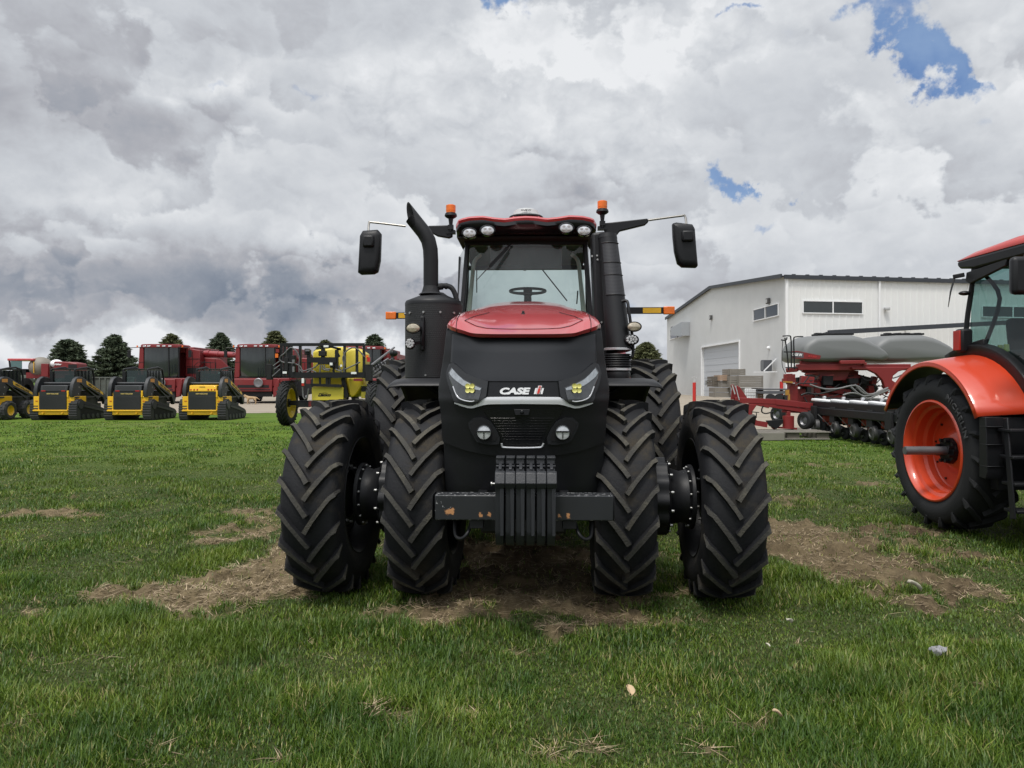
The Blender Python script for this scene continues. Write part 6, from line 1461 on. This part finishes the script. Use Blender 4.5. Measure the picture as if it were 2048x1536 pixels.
for i,(xa,xb) in enumerate(((1406.5,1411),(1413.5,1418),(1420.5,1425),(1428,1433))):
    ta,za=gpx(xa,761); tb,zb=gpx(xb,768.0); m=MB(); m.add([gp(ta,zb,-.2),gp(tb,zb,-.2),gp(tb,za,-.2),gp(ta,za,-.2)],[(0,1,2,3)],False); m.build('door_window',DGL,dr)
m=MB()
for i in range(1,8): z=zd*i/8; m.bar(gp(t0,z,-.235),gp(t1,z,-.235),.015,.03)
m.build('panel_seam',mat('seam_grey',(.50,.52,.55),.6),dr)
def win(fn,px0,py0,px1,py1,parts,par,o=.0):
    a0,z0=fn[0](px0,py0); a1,_=fn[0](px1,py0); _,z1=fn[0](px0,py1)
    P=fn[1]; m=MB(); w=.09
    za,zb=max(z0,z1),min(z0,z1)
    m.bar(P(a0,za,.06),P(a1,za,.06),.10,w); m.bar(P(a0,zb,.06),P(a1,zb,.06),.10,w); m.bar(P(a0,zb,.06),P(a0,za,.06),w,.10); m.bar(P(a1,zb,.06),P(a1,za,.06),w,.10)
    for q in range(1,parts): c=a0+(a1-a0)*q/parts; m.bar(P(c,zb,.07),P(c,za,.07),.10,.08)
    f=m.build('window',WHT,par); m=MB(); m.add([P(a0,zb,.05),P(a1,zb,.05),P(a1,za,.05),P(a0,za,.05)],[(0,1,2,3)],False); m.build('pane',DGL,f); return f
# window heights differ with distance, so give the top row at each window's near edge
win((gpx,gp),1558,606.5,1508,631,2,B0); win((gpx,gp),1371,651,1341,672,2,B0)
win((spx,spt),1605,601.5,1724,626,2,B0); win((spx,spt),1963,612,2085,634,2,B0)
# small low windows of the side door
for i in range(4):
    a0,z0=spx(1600+i*8.2,757.5); a1,z1=spx(1605.5+i*8.2,764.5); m=MB(); m.add([spt(a0,z1,.08),spt(a1,z1,.08),spt(a1,z0,.08),spt(a0,z0,.08)],[(0,1,2,3)],False); m.build('side_door_window',DGL,B0)
m=MB(); a0,z0=spx(1757,560); m.bar(spt(a0,.3,.12),spt(a0,ZE-.2,.12),.14); m.build('downspout',WHT,B0)
m=MB(); a0,z0=spx(1770,618); m.box(spt(a0,z0,.25),(.45,.3,.28)); m.build('security_light',GREYL,B0,bevel=.06)
for px,py in ((1539,602),(1424,635),(1346,657)):
    t,z=gpx(px,py); m=MB(); m.box(gp(t,z,.15),(.25,.5,.5)); wl=m.build('wall_light',mat('lamp_housing',(.07,.07,.07),.5),B0,bevel=.04)
    m=MB(); m.box(gp(t,z-.02,.28),(.06,.32,.32)); m.build('lens',GREYL,wl)
t,z=gpx(1539,696); m=MB(); m.ball(gp(t,z,.1),.16,10); m.build('vent_cap',WHT,B0)
# metal duct hood
ta,_=gpx(1372,0+660); tb,_=gpx(1383,660)
DUCT=mat('galvanised_duct',(.40,.42,.44),.4,.4,.06,3)
m=MB()
tf,_=gpx(1351,660); tm,_=gpx(1374,660); tn,_=gpx(1380,660); _,zA=gpx(1351,656.5); _,zB=gpx(1351,671); _,zC=gpx(1376,646); _,zD=gpx(1376,671.5)
ring=lambda t,z0,z1,o:[gp(t,z0,.02),gp(t,z1,.02),gp(t,z1,o),gp(t,z0,o)]
r0,r1,r2=ring(tf,zB,zA,.7),ring(tm,zD,zC,1.0),ring(tn,zD-.05,zC+.05,1.05)
m.add(r0+r1+r2,[(0,1,5,4),(1,2,6,5),(2,3,7,6),(3,0,4,7),(4,5,9,8),(5,6,10,9),(6,7,11,10),(7,4,8,11),(8,9,10,11),(0,1,2,3)],False)
m.build('duct_hood',DUCT,B0,fix=True)
# air conditioner on a bracket
t,z=gpx(1539,732); ta,_=gpx(1551,732); tb,_=gpx(1545,732); _,z0=gpx(1536,743); _,z1=gpx(1536,721)
ac=empty('air_conditioner',Vector((CX,Yc,0))+gp(0,0),0,'dark grey louvred air conditioner on a white bracket of the gable wall','air conditioner')
m=MB(); m.add([gp(ta,z0,.3),gp(tb,z0,.3),gp(tb,z0,1.05),gp(ta,z0,1.05),gp(ta,z1,.3),gp(tb,z1,.3),gp(tb,z1,1.05),gp(ta,z1,1.05)],[(0,1,2,3),(4,5,6,7),(0,1,5,4),(2,3,7,6),(1,2,6,5),(0,3,7,4)],False); m.build('cabinet',mat('ac_grey',(.075,.08,.09),.5),ac,bevel=.03)
m=MB()
for i in range(14):
    tt=ta+(tb-ta)*(i+.5)/14; m.bar(gp(tt,z0+.1,1.07),gp(tt,z1-.1,1.07),.03,.05)
m.build('louvre_grille',mat('ac_louvre',(.16,.17,.18),.5),ac)
m=MB(); m.bar(gp(ta-.015,z0-.06,.1),gp(ta-.015,z0-.06,1.3),.08); m.bar(gp(tb+.02,z0-.06,.1),gp(tb+.02,z0-.06,1.3),.08); m.bar(gp(ta-.015,z0-.06,1.2),gp(tb+.03,z0-.06,1.2),.08); m.bar(gp(ta-.01,z0,1.2),gp(ta-.01,z1+.1,.1),.08); m.build('bracket',WHT,ac)
# long dark beam standing off the side wall
m=MB(); a0,z0=spx(1640,667); a1,z1=spx(1925,651); a2,z2=spx(2200,636)
m.bar(spt(a0,z0,1.2),spt(a1,z1,1.2),.25,.38); m.bar(spt(a1,z1,1.2),spt(a2,z2,1.2),.25,.38); m.bar(spt(a0,z0,1.2),spt(a0,z0-.1,0),.15); m.bar(spt(a0+8,z0+.6,1.2),spt(a0+8,z0+.5,0),.15); m.build('wall_beam',TRIMM,B0)
# bollards
for i,(px,pt,pb,lab) in enumerate(((1388.5,765,795,'red bollard with grey top by the big overhead door'),(1563,763,788,'red bollard just behind the planter tongue post'),(1618,764,790,'red bollard seen through the planter frame'))):
    Yb=60-i*2; p=at(px,pt,Yb); o=empty('bollard',(p.x,Yb,0),0,lab,'bollard','red bollards before the workshop')
    m=MB(); m.cyl((0,0,0),(0,0,p.z),.14,n=14); m.build('post',mat('bollard_red',(.50,.025,.02),.5),o)
    if i==0: m=MB(); m.bb(-.10,.10,-.05,.05,p.z,p.z+.45); m.bb(-.2,.2,-.06,.06,p.z+.4,p.z+.48); m.build('meter_box',GREYL,o)
# crates
def crate(px0,py0,px1,py1,Y,depth,mt,label,slats,side=False,open_=False):
    a=at(px0,py0,Y); b_=at(px1,py1,Y); o=empty('wooden_crate',((a.x+b_.x)/2,Y,b_.z),0,label,'crate','wooden crates stacked before the workshop')
    w=(b_.x-a.x)/2; h=a.z-b_.z
    for nm,yy in (('front_panel',0),('back_panel',depth)):
        m=MB()
        for i in range(slats): m.bb(-w,w,yy,yy+.03,h*(i+.06)/slats,h*(i+.94)/slats)
        m.build(nm,mt,o)
    for s in (-1,1):
        m=MB()
        for i in range(slats): m.bb(s*w-.015,s*w+.015,.04,depth-.01,h*(i+.06)/slats,h*(i+.94)/slats)
        m.build('side_panel',mt,o)
        m=MB(); m.bb(s*(w-.06)-.05,s*(w-.06)+.05,-.035,-.002,0,h); m.bb(s*w+.016*s,s*w+.05*s,.0,.12,0,h); m.build('corner_post',mt,o)
    m=MB(); m.bb(-w,w,.02,depth,.02,.08); m.bb(-w,w,.1,depth-.1,h-.10,h-.06) if not open_ else None; m.build('base',mt,o)
C5x=lambda x,y:(1400+x/4.655,640+y/4.655)
def cr(x0,y0,x1,y1,*r): crate(*C5x(x0,y0),*C5x(x1,y1),*r)
cr(275,455,418,515,58,2.0,WOOD,'small grey slatted crate on top of the big weathered box',3)
cr(360,518,583,628,57.5,2.4,WOOD,'long weathered plank box standing on a pallet stack',7)
cr(277,518,358,628,57.8,2.0,WOOD,'square grey crate between the plank box and the slatted frames',5)
cr(180,512,275,565,58.5,1.6,WOODN,'pinkish new wood crate with open slats beside the grey crates',3)
cr(180,568,275,625,58.6,1.6,WOOD,'grey open slatted frame beneath the pinkish new crate',3)
cr(118,525,178,622,59,1.6,WOODD,'dark open slatted frame at the stack end nearest the door',4)
cr(135,628,280,720,58.5,1.6,WOOD,'pale sheeted crate on the gravel under the slatted frames',2)
cr(534,632,585,740,57.6,1.4,WOODN,'brown pallet stack under the end of the plank box',6)
cr(365,632,412,742,57.6,1.4,WOOD,'grey pallet stack on the other side of the white liquid tote',6)
a=at(*C5x(416,642),57.4); b_=at(*C5x(532,742),57.4)
o=empty('liquid_tote',((a.x+b_.x)/2,57.4,0),0,'white plastic cage tote standing under the long plank box','tote')
w_=(b_.x-a.x)/2; m=MB(); m.bb(-w_+.03,w_-.03,.03,1.2,.15,a.z); m.build('tank',WHT,o,bevel=.08)
m=MB()
for i in range(7): x=-w_+i*w_*2/6; m.bar((x,0,.1),(x,0,a.z),.03)
for i in range(5): z=.15+(a.z-.15)*i/4; m.bar((-w_,0,z),(w_,0,z),.03)
m.build('cage_frame',GREYL,o)
# flatbed trailer bits behind
o=empty('flatbed_trailer',(at(1555,790,56).x,56,0),0,'low dark flatbed trailer parked along the corrugated wall','trailer')
m=MB(); m.bb(-1.2,1.4,0,2,.75,.95); m.bb(-1.2,1.4,0,2,1.05,1.15); m.build('deck',mat('trailer_grey',(.07,.075,.085),.6),o,bevel=.02)
m=MB(); 
for x in (-.5,.2,.8): m.cyl((x,0,.38),(x,.25,.38),.36,n=20)
m.build('tyre',RUBC,o)
# ================================================================= spruces
m,nt,b=new_mat('spruce_needles'); tc=nt.new('ShaderNodeTexCoord'); rn=attr(nt,'rnd')
n=nt.noise(tc.outputs['Object'],1.2,4,.6)
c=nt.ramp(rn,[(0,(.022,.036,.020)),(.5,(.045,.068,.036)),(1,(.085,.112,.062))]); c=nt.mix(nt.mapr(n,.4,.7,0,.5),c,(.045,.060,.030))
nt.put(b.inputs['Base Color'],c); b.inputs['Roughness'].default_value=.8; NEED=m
OLIVE,nt,b=new_mat('olive_needles'); rn=attr(nt,'rnd'); nt.put(b.inputs['Base Color'],nt.ramp(rn,[(0,(.035,.042,.018)),(.5,(.070,.082,.030)),(1,(.125,.135,.055))])); b.inputs['Roughness'].default_value=.8
BARK=mat('bark',(.07,.05,.035),.9)
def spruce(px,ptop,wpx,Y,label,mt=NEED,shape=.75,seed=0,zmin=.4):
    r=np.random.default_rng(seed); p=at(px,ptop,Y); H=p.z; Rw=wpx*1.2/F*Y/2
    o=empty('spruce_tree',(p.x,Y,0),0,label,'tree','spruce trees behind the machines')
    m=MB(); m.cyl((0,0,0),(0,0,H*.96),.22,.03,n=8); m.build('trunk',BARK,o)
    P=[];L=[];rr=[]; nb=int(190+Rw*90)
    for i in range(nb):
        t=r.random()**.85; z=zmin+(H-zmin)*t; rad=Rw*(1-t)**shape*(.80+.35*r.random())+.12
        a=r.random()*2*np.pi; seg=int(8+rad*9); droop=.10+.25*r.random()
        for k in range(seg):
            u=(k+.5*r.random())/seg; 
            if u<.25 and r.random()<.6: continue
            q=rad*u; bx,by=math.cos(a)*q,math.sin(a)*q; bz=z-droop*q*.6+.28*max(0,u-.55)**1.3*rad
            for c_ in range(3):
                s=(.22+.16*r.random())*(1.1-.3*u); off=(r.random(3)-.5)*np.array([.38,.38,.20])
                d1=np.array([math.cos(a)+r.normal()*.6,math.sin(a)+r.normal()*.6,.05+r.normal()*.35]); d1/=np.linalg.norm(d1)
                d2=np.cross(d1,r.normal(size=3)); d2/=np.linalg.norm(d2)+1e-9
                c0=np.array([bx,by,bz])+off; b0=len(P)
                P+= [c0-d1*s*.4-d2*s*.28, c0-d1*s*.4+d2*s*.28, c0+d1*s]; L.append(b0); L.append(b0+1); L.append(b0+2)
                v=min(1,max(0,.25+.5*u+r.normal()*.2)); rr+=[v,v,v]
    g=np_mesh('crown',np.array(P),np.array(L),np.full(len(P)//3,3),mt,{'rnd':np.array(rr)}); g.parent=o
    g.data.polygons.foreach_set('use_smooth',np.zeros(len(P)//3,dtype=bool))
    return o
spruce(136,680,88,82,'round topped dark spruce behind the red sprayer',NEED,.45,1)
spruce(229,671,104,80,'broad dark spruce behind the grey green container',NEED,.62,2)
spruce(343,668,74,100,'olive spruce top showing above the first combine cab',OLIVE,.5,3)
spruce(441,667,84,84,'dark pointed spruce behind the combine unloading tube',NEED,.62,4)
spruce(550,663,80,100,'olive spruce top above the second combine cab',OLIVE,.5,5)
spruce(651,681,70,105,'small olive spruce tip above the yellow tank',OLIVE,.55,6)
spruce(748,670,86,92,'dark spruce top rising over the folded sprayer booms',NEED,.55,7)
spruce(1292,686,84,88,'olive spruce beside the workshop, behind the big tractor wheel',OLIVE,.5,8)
# low far tree line
r=np.random.default_rng(5); m=MB()
for i in range(130):
    x=-330+i*3.9+r.normal()*2; m.ball((x,300+r.normal()*6,2.2),2.6+r.random()*1.8,6,(1.5,1,.9+.5*r.random()))
o=m.build('far_woods',mat('far_woods',(.06,.07,.055),.9,0,.3,.3)); tag(o,'low distant tree line on the horizon behind the yard','woods',kind='stuff')
# ================================================================= litter in the grass
def crumple(name,px,py,r_,mt,label,cat,seed,fl=.5):
    Y=2386/(py-HY); X=(px-1024)/F*Y; rg=np.random.default_rng(seed)
    m=MB(); m.ball((0,0,0),r_,12,(1.3,1,fl)); o=m.build(name,mt,None,ang=25)
    for v in o.data.vertices:
        nn=mnoise.noise_vector(v.co*(1.6/r_)+Vector((seed,0,0)))*r_*.55; v.co+=nn*1.0
    d,_=dirtf(np.array([X]),np.array([Y])); o.location=(X,Y,float(zf(np.array([X]),np.array([Y]),d)[0])+r_*fl*.9+.02); tag(o,label,cat); return o
crumple('rag',1878,1317,.042,mat('grey_rag',(.24,.24,.25),.9,0,.3,30),'crumpled pale grey rag lying in the grass','rag',3)
def leaf(px,py,s,rot,mt,label):
    Y=2386/(py-HY); X=(px-1024)/F*Y; m=MB()
    rows=[]
    for i in range(7):
        t=i/6; w_=s*.42*math.sin(math.pi*min(1,t*.92+.06))**.8*(1.0+.15*math.sin(9*t)); rows.append([Vector(((k)*w_,s*(t-.5),.25*s*abs(k)**1.5+.15*s*math.sin(3*t))) for k in (-1,-.4,0,.4,1)])
    m.grid(rows); o=m.build('dead_leaf',mt,None,solid=.0015); d,_=dirtf(np.array([X]),np.array([Y])); o.location=(X,Y,float(zf(np.array([X]),np.array([Y]),d)[0])+.075); o.rotation_euler=(R(30),R(10),rot); tag(o,label,'leaf','dead leaves in the grass')
LF=mat('dry_leaf',(.46,.34,.21),.8,0,.2,30); LF2=mat('bleached_leaf',(.50,.47,.38),.8,0,.2,30)
leaf(1258,1408,.060,.4,LF,'flat tan leaf in the grass below the weights'); leaf(1553,1452,.050,1.4,LF,'curled tan leaf lowest in the grass')
leaf(1578,1266,.055,2.2,LF2,'pale bleached leaf in the grass ahead of the outer wheel'); leaf(1535,1312,.030,.9,LF2,'tiny pale leaf between the bleached leaf and the curled leaf')
leaf(1827,1192,.11,1.2,LF2,'long pale husk lying on the churned soil')
